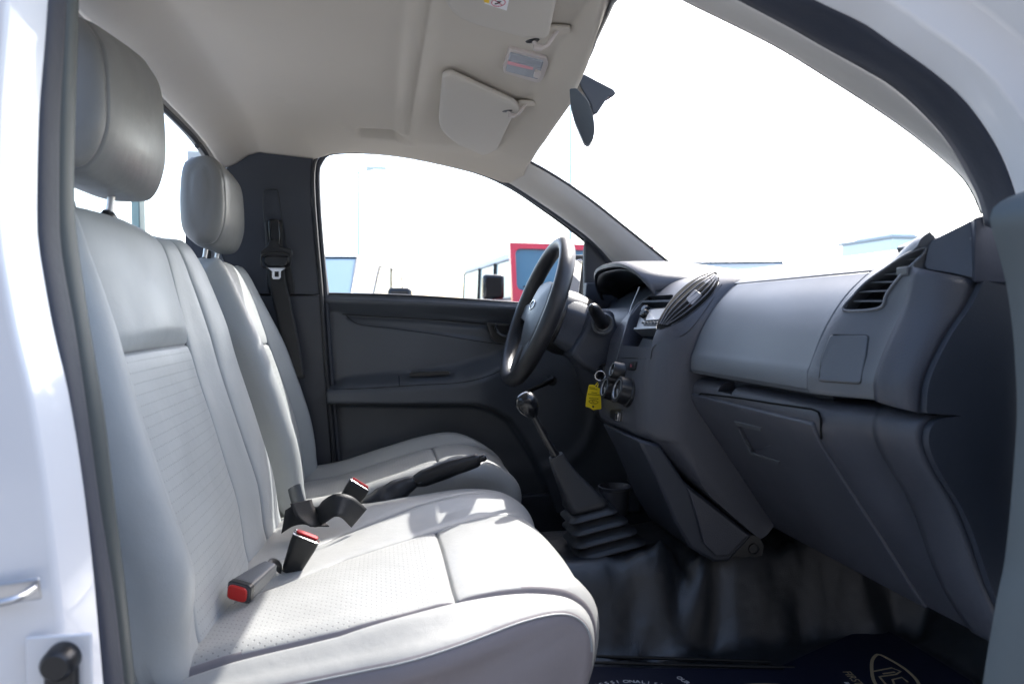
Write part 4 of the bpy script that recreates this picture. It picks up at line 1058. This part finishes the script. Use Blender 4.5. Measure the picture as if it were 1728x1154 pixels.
ec = P(1001.5, 678, Y=TY - .0006)
tube("tag_emblem", [ec + Vector((math.cos(t) * .0115, 0, math.sin(t) * .0042 * abs(math.sin(t)) ** .4 - .18 * math.cos(t) * .0115 * .7)) for t in (2 * math.pi * i / 30 for i in range(30))], .0005, INK, ky, closed=True, seg=5)
join_text("tag_letters", "FC", .0065, (ec.x - .0045, TY - .0008, ec.z - .0016), (1, 0, -.12), (.12, 0, 1), INK, ky, ext=.0001)

# ================================================================= DRIVER'S DOOR
dd_ = thing("driver_door", "closed far side door with dark grey trim panel and armrest below its window", "door", (.2, 2.2, .6))
DYB = 2.172
def door_h(px, py):
    h = 0
    sill = interp(px, [(550, 500), (700, 505), (890, 515), (1000, 522)])
    h += .034 * (1 - sm(sill + 4, sill + 28, py)) - .012 * (1 - sm(sill, sill + 7, py))     # rounded belt line
    cre = interp(px, [(560, 527), (700, 534), (830, 545), (1000, 556)])
    h -= .010 * math.exp(-((py - cre - 4) / 5.0) ** 2) * sm(570, 600, px)
    low = interp(px, [(560, 530), (600, 546), (700, 560), (830, 575), (1000, 590)])
    h -= .006 * sm(cre, cre + 4, py) * (1 - sm(low - 5, low + 3, py)) * sm(570, 590, px)
    at = interp(px, [(560, 652), (580, 640), (640, 632), (700, 628), (760, 620), (820, 604), (870, 582), (900, 565)])
    ab = interp(px, [(560, 657), (700, 650), (780, 646), (820, 634), (870, 610), (900, 590)])
    bot = interp(px, [(560, 680), (800, 681), (830, 690), (856, 706), (880, 740), (900, 775), (920, 820), (950, 900)])
    arm = sm(at - 4, at + 9, py) * (1 - sm(bot - 4, bot + 3, py))
    h += (.066 * sm(at - 6, ab, py)) * (1 - sm(bot - 6, bot + 3, py)) * (1 - .55 * sm(800, 900, px))
    h += .006 * sm(ab - 1.5, ab + 1.5, py) * (1 - sm(bot - 6, bot + 3, py)) * (1 - sm(790, 860, px))
    h -= .0035 * math.exp(-((py - ab) / 1.6) ** 2) * (1 - sm(840, 890, px))
    # insert on the armrest
    ins = sm(688, 694, px) * (1 - sm(758, 764, px)) * sm(626, 629, py) * (1 - sm(633, 637, py)); h -= .010 * ins
    h -= .003 * math.exp(-((px - 673) / 1.4) ** 2) * sm(632, 636, py) * (1 - sm(649, 651, py))
    h -= .012 * sm(bot, bot + 8, py) * (1 - sm(760, 800, py) * .6)
    # speaker / kick ring at the front
    r = math.hypot((px - 915) / 85, (py - 690) / 95)
    h += .006 * math.exp(-((r - 1) / .12) ** 2) * sm(600, 640, py) * sm(900, 930, px)
    return h
rows = []
for i in range(131):
    row = []
    for j in range(131):
        px = lerp(549, 1075, j / 130); py = lerp(interp(px, [(549, 497), (700, 502), (890, 514), (1075, 527)]), 860, i / 130)
        px2 = px + 12 * sm(500, 860, py) * (1 - sm(549, 620, px))
        p = P(px2, py, Y=DYB); row.append(Vector((p.x, DYB - door_h(px, py), p.z)))
    rows.append(row)
dpan = grid("door_trim_panel", rows, DOORM, dd_, angle=0, solid=.004, off=0)
dh = hitter(dpan)
def panel_line(pl, r=.0010):
    tube("panel_seam", [dh(v.x, v.y)[0] for v in resample(cat([(a, b, 0) for a, b in pl], 5), 40)], r, INK, dd_, seg=5)
panel_line([(578, 530), (640, 534), (700, 537), (770, 542), (826, 547)], .0014)
panel_line([(584, 532), (604, 547), (660, 554), (740, 565), (822, 578), (900, 586)])
panel_line([(560, 657), (620, 655), (700, 650), (780, 645), (830, 632), (870, 610), (905, 586)])
panel_line([(673, 634), (674, 651)])
slab("armrest_switch_blank", [P(a, b, Y=2.128) for a, b in rnd([(690, 629), (757, 626), (760, 632), (692, 636)], 2, 2)], (0, .012, 0), BLK, dd_, bevel=.001)
# belt-line weatherstrip
tube("window_sill_seal", resample(cat([P(a, b, Y=2.168) for a, b in ((548, 496), (700, 500), (890, 513), (990, 520))], 5), 30), .0045, RUB, dd_, seg=8)
# handle bezel
hz = [P(a, b, Y=2.146) for a, b in rnd([(820, 543), (905, 549), (905, 582), (832, 577)], [3, 3, 5, 8], 4)]
bez = slab("handle_bezel", hz, (0, .02, 0), BLK, dd_, bevel=.002)
bake(bez)
c = slab("c", [P(a, b, Y=2.14) for a, b in rnd([(828, 549), (898, 553), (898, 568), (852, 566), (838, 560)], 4, 3)], (0, .018, 0), None, None, bevel=0); cut(bez, [c])
tube("door_handle", resample(cat([P(a, b, Y=2.141) for a, b in ((836, 549), (839, 558), (846, 565), (858, 568), (880, 570), (900, 571))], 5), 24), .0032, SPOKE, dd_, seg=10)
slab("lock_lever", [P(a, b, Y=2.138) for a, b in rnd([(833, 547), (840, 548), (839, 560), (834, 559)], 2, 2)], (0, .01, 0), GLOSS, dd_, bevel=.001)
# window crank
k0, k1 = P(930, 642, Y=2.10), P(884, 664, Y=2.095)
tube("window_crank", resample([k0 + Vector((.006, 0, .002)), k0, k0.lerp(k1, .5), k1], 16), [interp(i / 15, [(0, .010), (.2, .0115), (.5, .008), (1, .0095)]) for i in range(16)], BLK, dd_, seg=14, flat=.6)
lathe("crank_hub", [(.015, 0), (.015, .014), (.012, .018), (0, .018)], P(930, 642, Y=2.115), (0, -1, 0), BLK, dd_, seg=24)
# window frame, sail and glass
sailp = [(988, 428), (992, 418), (1012, 418), (1055, 475), (1075, 515), (1000, 510), (988, 503)]
slab("mirror_sail_trim", [P(a, b, Y=2.16) for a, b in ((987, 502), (986, 424), (990, 400), (1060, 470), (1075, 520))], (0, .02, 0), DARK, dd_, bevel=.003)
tube("sail_edge", [P(987, 404, Y=2.157), P(987, 440, Y=2.157), P(987, 506, Y=2.157)], .0032, SPOKE, dd_, seg=8)
fr = [(552, 496), (543, 420), (538, 340), (537, 285), (546, 262), (566, 256), (600, 254), (660, 258), (720, 269), (800, 289), (860, 315), (920, 355), (965, 388), (1000, 416)]
tube("window_frame", resample(cat([P(a, b, Y=2.172) for a, b in fr], 8), 90), .0065, RUB, dd_, seg=8)
gp = resample(cat([P(a, b, Y=2.180) for a, b in fr], 6), 60)
slab("window_pane", gp + [P(988, 520, Y=2.18), P(760, 510, Y=2.18)], (0, .003, 0), GLS, dd_, bevel=0, smooth=False)
prism("outer_skin", [(-.15, .5), (.9, .5), (.9, 1.20), (-.15, 1.245)], 'Y', 2.25, 2.27, WHITE, dd_, bevel=.003)
# door mirror outside
dm = thing("door_mirror", "black framed outside mirror seen through the driver's window between wheel rim and dark triangle", "wing mirror", P(975, 470, Y=2.42))
slab("mirror_shell", [P(a, b, Y=2.42) for a, b in rnd([(955, 432), (966, 430), (986, 430), (987, 440), (981, 505), (930, 505)], 6, 4)], (.05, .05, 0), BLK, dm, bevel=.006)
MG = mat("mirror_glass", (.9, .9, .9), .02, metal=1)
slab("mirror_face", [P(a, b, Y=2.415) for a, b in rnd([(955, 441), (983, 437), (976, 500), (935, 500)], 4, 4)], (.0, .004, 0), MG, dm, bevel=.001)
# ================================================================= OVERHEAD: visors, lamp, mirror
def visor(name_label, pl, z, th, clip_px, grp, second=None):
    v = thing("sun_visor", name_label, "sun visor", P(*clip_px, Z=z), grp)
    ol = [P(a, b, Z=z) for a, b in pl]; n = len(ol); cen = sum(ol, Vector()) / n
    rows = []
    for s, dz in ((.97, th), (.995, th * .8), (1, th * .45), (.995, th * .15), (.975, 0), (.9, -.001), (.5, -.002), (.1, -.002)):
        rows.append([Vector((cen.x + (p.x - cen.x) * s, cen.y + (p.y - cen.y) * s, z + dz)) for p in ol])
    grid("visor_panel", rows, VIS, v, cu=True, caps=True, angle=60)
    c = P(*clip_px, Z=z - .001)
    lathe("pivot_recess", [(.013, 0), (.012, .001), (0, .001)], c + Vector((-.013, .0, .0)), (0, 0, -1), BLK, v, seg=16, sx=.6)
    tube("clip_arm", cat([c + Vector((-.012, 0, .0)), c + Vector((-.002, .003, -.008)), c + Vector((.010, .0, -.006)), c + Vector((.018, -.01, .004)), c + Vector((.024, -.02, .012))], 5), .0032, CLIP, v, seg=10)
    box("clip_hook", c + Vector((-.003, .005, -.008)), (.016, .010, .010), CLIP, v, bevel=.003)
    slab("clip_base", [c + Vector((a, b, .016)) for a, b in rnd([(.005, -.035), (.042, -.035), (.045, -.008), (.008, -.003)], .008, 4)], (0, 0, -.006), HEAD, v, bevel=.002)
    return v
far = rnd([(746, 131), (760, 127), (872, 178), (879, 190), (864, 200), (838, 255), (820, 266), (768, 243), (745, 222), (740, 205)], [6, 6, 8, 6, 4, 4, 8, 18, 14, 6], 5)
vf = visor("folded up greyish sun visor over the driver's side beside the far windshield corner", far, 1.664, .014, (866, 188), "sun visors under the headliner")
c = P(848, 250, Z=1.672); tube("visor_pivot", [c, c + Vector((.012, .0, .004)), c + Vector((.02, 0, .014))], .005, CLIP, vf, seg=10)
nearv = rnd([(752, -120), (950, -120), (944, -20), (926, 62), (918, 68), (890, 66), (800, 42), (768, 28), (750, 5)], [4, 4, 4, 4, 4, 20, 20, 14, 10], 5)
vn_ = visor("folded up sun visor above the passenger seat carrying a white and yellow warning sticker", nearv, 1.664, .014, (912, 70), "sun visors under the headliner")
stz = 1.6606
sq = [P(a, b, Z=stz) for a, b in ((815, -14), (862, -14), (855, 18), (818, 6))]
slab("warning_label", sq, (0, 0, -.0006), STK, vn_, bevel=0)
slab("warning_strip", [P(a, b, Z=stz - .0008) for a, b in ((815, -12), (827, -9), (825, 6), (817, 4))], (0, 0, -.0003), STY, vn_, bevel=0)
ec = P(841, 5, Z=stz - .0009)
tube("warning_ring", [ec + Vector((math.cos(t) * .0095, math.sin(t) * .0125, 0)) for t in (2 * math.pi * i / 30 for i in range(30))], .0007, STR, vn_, closed=True, seg=5)
tube("warning_slash", [ec + Vector((-.007, -.008, 0)), ec + Vector((.007, .008, 0))], .0007, STR, vn_, seg=5)
tube("warning_symbol", [ec + Vector(v) for v in ((-.004, .005, 0), (0, .002, 0), (.003, -.004, 0), (-.003, -.003, 0))], .0009, INK, vn_, seg=5)
# dome lamp
lm = thing("dome_lamp", "rectangular ceiling lamp with clear ribbed lens and small switch between the sun visors", "ceiling lamp", P(886, 112, Z=1.665))
lz = 1.678
bz = rnd([(859, 83), (922, 99), (926, 108), (916, 136), (908, 141), (850, 124), (848, 116)], [4, 3, 5, 4, 4, 4, 3], 4)
slab("bezel", [P(a, b, Z=lz) for a, b in bz], (0, 0, .018), CLIP, lm, bevel=.004, seg=3)
slab("lens", [P(a, b, Z=lz - .0012) for a, b in rnd([(861, 89), (918, 104), (908, 135), (853, 121)], 3, 3)], (0, 0, .004), LENS, lm, bevel=.001)
slab("lens_rib", [P(a, b, Z=lz - .0018) for a, b in ((857, 104), (900, 115), (899, 119), (856, 109))], (0, 0, .002), LENSP, lm, bevel=.0003)
slab("lens_upper", [P(a, b, Z=lz - .0017) for a, b in ((862, 91), (915, 105), (912, 114), (859, 102))], (0, 0, .001), SILV, lm, bevel=.0003)
slab("switch", [P(a, b, Z=lz - .005) for a, b in rnd([(903, 121), (913, 124), (910, 134), (900, 131)], 2, 3)], (0, 0, .006), CLIP, lm, bevel=.0012)
# rear-view mirror
rm = thing("rear_view_mirror", "dark grey rear view mirror on an angular black mount hanging from the windshield", "rear view mirror", P(1010, 150, Y=1.45))
slab("mount", [P(a, b, Y=1.43) for a, b in rnd([(980, 124), (988, 126), (1036, 151), (1040, 158), (1034, 164), (1027, 163), (1008, 192), (1000, 192), (998, 178), (979, 146), (977, 133)], [3, 2, 3, 3, 2, 2, 2, 2, 2, 3, 3], 3)], (0, .045, .004), mat("mount_plastic", (.035, .045, .06), .4), rm, bevel=.004)
tube("ball_joint", [P(1000, 182, Y=1.45), P(994, 186, Y=1.44)], .008, BLK, rm, seg=14)
mo = [(961, 150), (973, 149), (992, 170), (1002, 196), (1004, 222), (1000, 238), (993, 245), (985, 241), (970, 206), (963, 178)]
slab("mirror_housing", [P(a, b, Y=1.33 + .12 * (b - 150) / 95) for a, b in rnd(mo, [3, 3, 8, 10, 10, 6, 4, 4, 8, 8], 3)], Vector((.008, .03, .002)), MIRR, rm, bevel=.005, seg=3)

# ================================================================= FLOOR MATS (paper)
def mat3(px, py, z): return P(px, py, Z=z)
ma = thing("paper_floor_mat", "navy printed paper mat lying square on the floor under the seat front", "floor mat", mat3(1130, 1160, .556), "navy paper mats on the floor")
slab("sheet", [mat3(a, b, .5575) for a, b in ((960, 1124), (1100, 1128), (1340, 1130), (1360, 1260), (960, 1260))], (0, 0, .0012), NAVY, ma, bevel=0)
def arc_text(word, px0, py0, z, size, parent, m, rad=.12, step=.0125):
    o0 = mat3(px0, py0, z); n = len(word)
    for i, ch in enumerate(word):
        an = (i - (n - 1) / 2) * step / rad
        p = o0 + Vector((math.sin(an) * rad, (math.cos(an) - 1) * rad, 0))
        join_text("printed_letter", ch, size, p, (math.cos(an), -math.sin(an), 0), (math.sin(an), math.cos(an), 0), m, parent, ext=.0001)
ZM = .5590
arc_text("PROFESSIONALISM", 1042, 1152, ZM, .0145, ma, WINK, step=.0108)
join_text("printed_letter", "OUR", .014, mat3(1140, 1142, ZM), (.35, -1, 0), (1, .35, 0), WINK, ma)
el = mat3(1285, 1176, ZM)
tube("printed_emblem", [el + Vector((math.cos(t) * .085, math.sin(t) * .045, 0)) for t in (2 * math.pi * i / 40 for i in range(40))], .0035, GOLD, ma, closed=True, seg=6, flat=.15, up=(0, 0, 1))
mb = thing("paper_floor_mat", "navy printed paper mat turned askew towards the footwell, with gold oval emblem", "floor mat", mat3(1480, 1100, .556), "navy paper mats on the floor")
ZB = .562
slab("sheet", [mat3(a, b, ZB) for a, b in ((1322, 1122), (1468, 1056), (1490, 1060), (1560, 1100), (1640, 1150), (1700, 1260), (1330, 1260))], (0, 0, .0012), NAVY, mb, bevel=0)
ZB += .0016
def onmat(pl): return [mat3(a, b, ZB) for a, b in pl]
tube("printed_emblem", resample(cat(onmat([(1471, 1118), (1477, 1106), (1485, 1104), (1505, 1114), (1530, 1130), (1550, 1152), (1548, 1175), (1520, 1180), (1490, 1166), (1474, 1146)]), 5, True), 70, True), .0034, GOLD, mb, closed=True, seg=6, flat=.15, up=(0, 0, 1))
for pl in ([(1474, 1132), (1505, 1126), (1520, 1132), (1512, 1137), (1484, 1141)], [(1484, 1141), (1500, 1160)], [(1490, 1136), (1510, 1133)], [(1532, 1150), (1522, 1142), (1506, 1146), (1512, 1160)]):
    tube("printed_monogram", onmat(pl), .0022, GOLD, mb, seg=6, flat=.15, up=(0, 0, 1))
a, b = mat3(1421, 1132, ZB), mat3(1450, 1160, ZB)
xa = (b - a).normalized(); ya = Vector((-xa.y, xa.x, 0))
join_text("printed_letter", "FIRST C", .022, a, xa, ya, GOLD, mb)
a2 = mat3(1424, 1150, ZB); join_text("printed_letter", "BUY", .011, a2, xa, ya, WINK, mb)
# dark pressed trim strips across the floor
for k, (p0, p1) in enumerate((((990, 1106), (1300, 1116)), ((990, 1117), (1340, 1126)))):
    a, b = mat3(*p0, .562), mat3(*p1, .562)
    t_ = tube("floor_strip", [a, a.lerp(b, .5), b], .004, BLK, seg=8, flat=.8)
    tagit(t_, ("upper" if k == 0 else "lower") + " of two thin black ridges across the floor in front of the navy paper mats", "trim strip", "floor ridges")

# ================================================================= PASSENGER DOOR (open, right edge)
pd = thing("cab_door", "edge of the open near door at the right of the doorway, blurred grey trim", "door", (.74, .5, .5))
de = [(1732, 325), (1700, 338), (1680, 352), (1674, 372), (1680, 395), (1690, 430), (1702, 480), (1711, 540), (1717, 610), (1720, 700), (1712, 820), (1700, 940), (1686, 1010), (1672, 1090), (1660, 1170), (1650, 1260)]
e0 = curve(de, .60, 60)
grid("door_inner_trim", [[p + Vector(o_) for p in e0] for o_ in ((.30, .10, 0), (.055, .035, 0), (.012, .008, 0), (0, 0, 0), (.006, -.02, 0), (.05, -.06, 0), (.14, -.16, 0), (.34, -.40, 0))], mat("door_edge_trim", (.085, .10, .105), .5, var=.08), pd, solid=.002, off=1)
grid("door_skin", [[p + Vector(o_) for p in e0] for o_ in ((.30, .11, 0), (.36, -.0, 0), (.46, -.42, 0))], WHITE, pd, solid=.004, off=0)

# ================================================================= OUTSIDE: vehicles, lamp posts, building
TYRE = mat("tyre_rubber", (.02, .02, .02), .8); HUB = mat("wheel_alloy", (.5, .5, .52), .3, metal=.8)
CGL = mat("car_glass", (.22, .33, .37), .12, spec=.8)
RP = mat("red_paint", (.72, .035, .055), .3, coat=.6); WP = mat("vehicle_white_paint", (.82, .84, .86), .35, coat=.3); BP = mat("vehicle_blue_paint", (.32, .48, .58), .3, coat=.5)
def wheel_(parent, M_, x, y, r=.36, wd=.24):
    s = 1 if y > 0 else -1
    o = lathe("wheel", [(r * .6, -wd / 2), (r * .97, -wd / 2), (r, -wd * .35), (r, wd * .35), (r * .97, wd / 2), (r * .6, wd / 2)], M_ @ Vector((x, y, r)), M_.to_3x3() @ Vector((0, 1, 0)), TYRE, parent, seg=28)
    lathe("rim", [(r * .6, -.02), (r * .62, .02), (r * .2, .03), (0, .03)], M_ @ Vector((x, y + s * wd * .4, r)), M_.to_3x3() @ Vector((0, s, 0)), HUB, o, seg=20)
def TM(loc, deg): return Matrix.Translation(loc) @ Matrix.Rotation(R(deg), 4, 'Z')
def lp(name, M_, pts, d, m, parent, **k): return slab(name, [M_ @ Vector(p) for p in pts], M_.to_3x3() @ Vector(d), m, parent, **k)
def car(label, loc, deg, paint, tall=1.45, zb=1.0, grp=None):
    M_ = TM(loc, deg); t = thing("parked_car", label, "car", loc, grp); h = tall
    lp("body", M_, [(a, -.90, b) for a, b in rnd([(2.2, .35), (2.25, .62), (2.12, zb - .12), (1.2, zb), (-2.1, zb + .03), (-2.25, zb - .08), (-2.25, .35)], .1, 4)], (0, 1.80, 0), paint, t, bevel=.07, seg=4)
    n0, n1 = [], []
    lp("cabin", M_, [(a, -.78, b) for a, b in rnd([(1.22, zb - .03), (.45, h - .05), (.25, h), (-1.3, h), (-1.6, h - .05), (-2.05, zb)], .08, 3)], (0, 1.56, 0), paint, t, bevel=.09, seg=4)
    for s in (-1, 1):
        for wv in (((1.0, zb + .05), (.42, h - .12), (-.30, h - .09), (-.30, zb + .05)), ((-.38, zb + .05), (-.38, h - .09), (-1.25, h - .10), (-1.65, zb + .07))):
            lp("side_window", M_, [(a, s * .786, b) for a, b in rnd(list(wv), .04, 3)], (0, s * .01, 0), CGL, t, bevel=0)
            tube("window_seal", [M_ @ Vector((a, s * .792, b)) for a, b in wv], .012, BLK, t, closed=True, seg=6)
        lp("mirror", M_, [(.80, s * .92, zb + .03), (.80, s * 1.12, zb + .03), (.80, s * 1.12, zb + .22), (.80, s * .92, zb + .22)], (.12, 0, 0), BLK, t, bevel=.03)
        lp("headlight", M_, [(2.12, s * .5, .70), (2.12, s * .82, .72), (2.08, s * .82, .86), (2.10, s * .5, .82)], (.10, 0, 0), LENS, t, bevel=.01)
        for x in (1.4, -1.4): wheel_(t, M_, x, s * .80)
    ws = ((1.22, -.66, zb + .04), (1.22, .66, zb + .04), (.49, .60, h - .07), (.49, -.60, h - .07))
    lp("windshield", M_, ws, (.02, 0, .02), CGL, t, bevel=0)
    tube("window_seal", [M_ @ (Vector(v) + Vector((.02, 0, .02))) for v in ws], .014, BLK, t, closed=True, seg=6)
    lp("rear_window", M_, [(-2.03, -.6, zb + .08), (-2.03, .6, zb + .08), (-1.62, .55, h - .08), (-1.62, -.55, h - .08)], (-.02, 0, .02), CGL, t, bevel=0)
    return t
# red off-roader facing the camera
ro_p = P(965, 470, Y=7.6)
M_ = TM((ro_p.x + .12, 7.6, 0), -90 + 4)
jp = thing("red_suv", "boxy red off-road car facing the driver's window, black side mirror, upright windshield", "car", (ro_p.x + .12, 7.6, 0))
lp("body", M_, [(-3.4, -.78, .55), (-3.4, .78, .55), (.15, .78, .55), (.15, -.78, .55)], (0, 0, .80), RP, jp, bevel=.05)
lp("hood", M_, [(.1, -.62, .75), (.1, .62, .75), (1.15, .55, .75), (1.15, -.55, .75)], (0, 0, .62), RP, jp, bevel=.06)
lp("grille", M_, [(1.16, -.56, .62), (1.16, .56, .62), (1.16, .56, 1.10), (1.16, -.56, 1.10)], (.05, 0, 0), RP, jp, bevel=.02)
for k in range(7): lp("grille_slot", M_, [(1.215, -.33 + k * .1, .70), (1.215, -.27 + k * .1, .70), (1.215, -.27 + k * .1, 1.02), (1.215, -.33 + k * .1, 1.02)], (.003, 0, 0), BLK, jp, bevel=0)
wf = lp("windshield_frame", M_, [(.22, -.82, 1.33), (.22, .82, 1.33), (.02, .80, 1.985), (.02, -.80, 1.985)], (-.06, 0, 0), RP, jp, bevel=0); bake(wf)
c = lp("c", M_, [(.5, -.765, 1.49), (.5, .765, 1.49), (.5, .75, 1.925), (.5, -.75, 1.925)], (-1.2, 0, 0), None, None, bevel=.06, seg=4); bake(c); cut(wf, [c])
lp("windshield", M_, [(.15, -.76, 1.44), (.15, .76, 1.44), (.01, .74, 1.94), (.01, -.74, 1.94)], (-.01, 0, 0), mat("suv_glass", (.10, .23, .30), .12), jp, bevel=0)
lp("wiper", M_, [(.165, -.7, 1.52), (.165, .1, 1.53), (.165, .1, 1.545), (.165, -.7, 1.535)], (.02, 0, 0), BLK, jp, bevel=0)
lp("hardtop", M_, [(-3.3, -.72, 1.17), (-3.3, .72, 1.17), (-3.2, .68, 1.94), (-3.2, -.68, 1.94)], (3.2, 0, .0), mat("hardtop_white", (.7, .7, .72), .5), jp, bevel=.04)
for s in (-1, 1):
    for x0, x1 in ((-.12, -.95), (-1.05, -1.85), (-1.95, -3.0)):
        lp("side_window", M_, [(x0, s * .715, 1.42), (x1, s * .715, 1.42), (x1, s * .695, 1.84), (x0, s * .695, 1.84)], (0, s * .02, 0), CGL, jp, bevel=.01)
        tube("window_seal", [M_ @ Vector(v) for v in ((x0, s * .735, 1.42), (x1, s * .735, 1.42), (x1, s * .715, 1.84), (x0, s * .715, 1.84))], .014, BLK, jp, closed=True, seg=6)
    lp("fender", M_, [(1.2, s * .58, .85), (.2, s * .58, .85), (.2, s * .92, .85), (1.2, s * .92, .85)], (0, 0, .12), BLK, jp, bevel=.03)
    lathe("headlight", [(.10, 0), (.10, .03), (.08, .05), (0, .055)], M_ @ Vector((1.2, s * .44, .93)), M_.to_3x3() @ Vector((1, 0, 0)), LENS, jp, seg=24)
    for x in (.7, -2.4): wheel_(jp, M_, x, s * .78, .42, .26)
    mo_ = lp("side_mirror", M_, [(.0, s * .88, 1.40), (.0, s * 1.10, 1.40), (.0, s * 1.10, 1.65), (.0, s * .88, 1.65)], (.12, 0, 0), GLOSS, jp, bevel=.03)
# white cars
car("white pickup sized car outside the driver's window, dark mirror just above the door sill", (P(520, 480, Y=6.2).x - .15, 7.4, 0), -98, WP, tall=1.80, zb=1.25, grp="cars parked beyond the truck")
car("pale car half hidden behind the window sill left of the red off-road car", (P(752, 500, Y=10.5).x, 12.2, 0), -95, WP, tall=1.52, zb=1.08, grp="cars parked beyond the truck")
car("blue car beyond the windshield base, just right of the far pillar", (P(1215, 470, Y=7.6).x + .3, 8.2, 0), -110, BP, tall=1.87, zb=1.25, grp="cars parked beyond the truck")
LPM = mat("lamp_post_paint", (.62, .72, .74), .5)
def post(label, px, Y, h, r=.07):
    x = P(px, 500, Y=Y).x; t = thing("lamp_post", label, "lamp post", (x, Y, 0), "lamp posts around the lot")
    tube("post", [(x, Y, 0), (x, Y, h * .5), (x, Y, h)], [r, r * .8, r * .55], LPM, t, seg=12)
    tube("lamp_arm", [(x, Y, h - .05), (x + .5, Y, h + .08)], .03, LPM, t, seg=8)
    lp("lamp_head", Matrix.Translation((x + .6, Y, h + .08)), [(-.35, -.12, 0), (.35, -.12, 0), (.35, .12, 0), (-.35, .12, 0)], (0, 0, .08), LPM, t, bevel=.02)
post("thin pale lamp post seen through the middle of the driver's window", 606, 26, 6.2)
post("pale lamp post seen through the windshield below the rear view mirror", 962, 20, 7.2, .06)
# building corner far ahead
b0, b1 = P(1506, 402, Y=32), P(1572, 391, Y=32)
bd = thing("distant_building", "pale blue flat roofed building far beyond the windshield on the right", "building", ((b0.x + b1.x) / 2, 34, 0))
BW = mat("building_render", (.80, .90, .92), .9)
box("wall", ((b0.x + b1.x) / 2, 34, b0.z / 2), (b1.x - b0.x, 4, b0.z), BW, bd, bevel=.05)
box("stair_tower", (b1.x - .9, 34.2, b1.z / 2), (1.2, 3, b1.z), BW, bd, bevel=.03)
for k in range(4): box("window", (b0.x + .5 + .62 * k, 31.98, b0.z - .8), (.4, .06, .6), CGL, bd, bevel=0)
box("roof", ((b0.x + b1.x) / 2, 34, b0.z + .08), (b1.x - b0.x + .3, 4.3, .14), mat("roof_grey", (.4, .45, .48), .8), bd, bevel=.02)
sb_ = thing("blocker_building", "long dark unseen building added behind the viewer to block sky light", "building", (0, -6, 0))  # unseen building added to keep sky light off the near side
box("wall", (0, -9.4, 4.0), (34, 4, 8.0), mat("blocker_wall", (.07, .07, .08), .8), sb_, bevel=.05)
box("roof", (0, -9.2, 8.1), (35, 5.0, .25), mat("blocker_fascia", (.25, .25, .27), .6), sb_, bevel=.03)
for k in range(8): box("window", (-12.2 + 3.5 * k, -7.37, 1.9), (2.9, .06, 3.2), GLOSS, sb_, bevel=0)
# post of the truck's load-bed rack seen through the back window
rk = thing("load_rack", "pale green upright rack posts behind the rear window", "rack", (-1.0, 1.6, 1.0))
GP = mat("green_grey_paint", (.35, .50, .48), .5)
box("rack_post", (-.62, 1.62, 1.35), (.02, .035, .9), GP, rk, bevel=.003)
box("rack_post", (-.62, 2.10, 1.35), (.02, .05, .9), GP, rk, bevel=.003)
box("load_bed_edge", (-.66, 1.6, 1.02), (.05, 1.4, .10), WHITE, rk, bevel=.01)
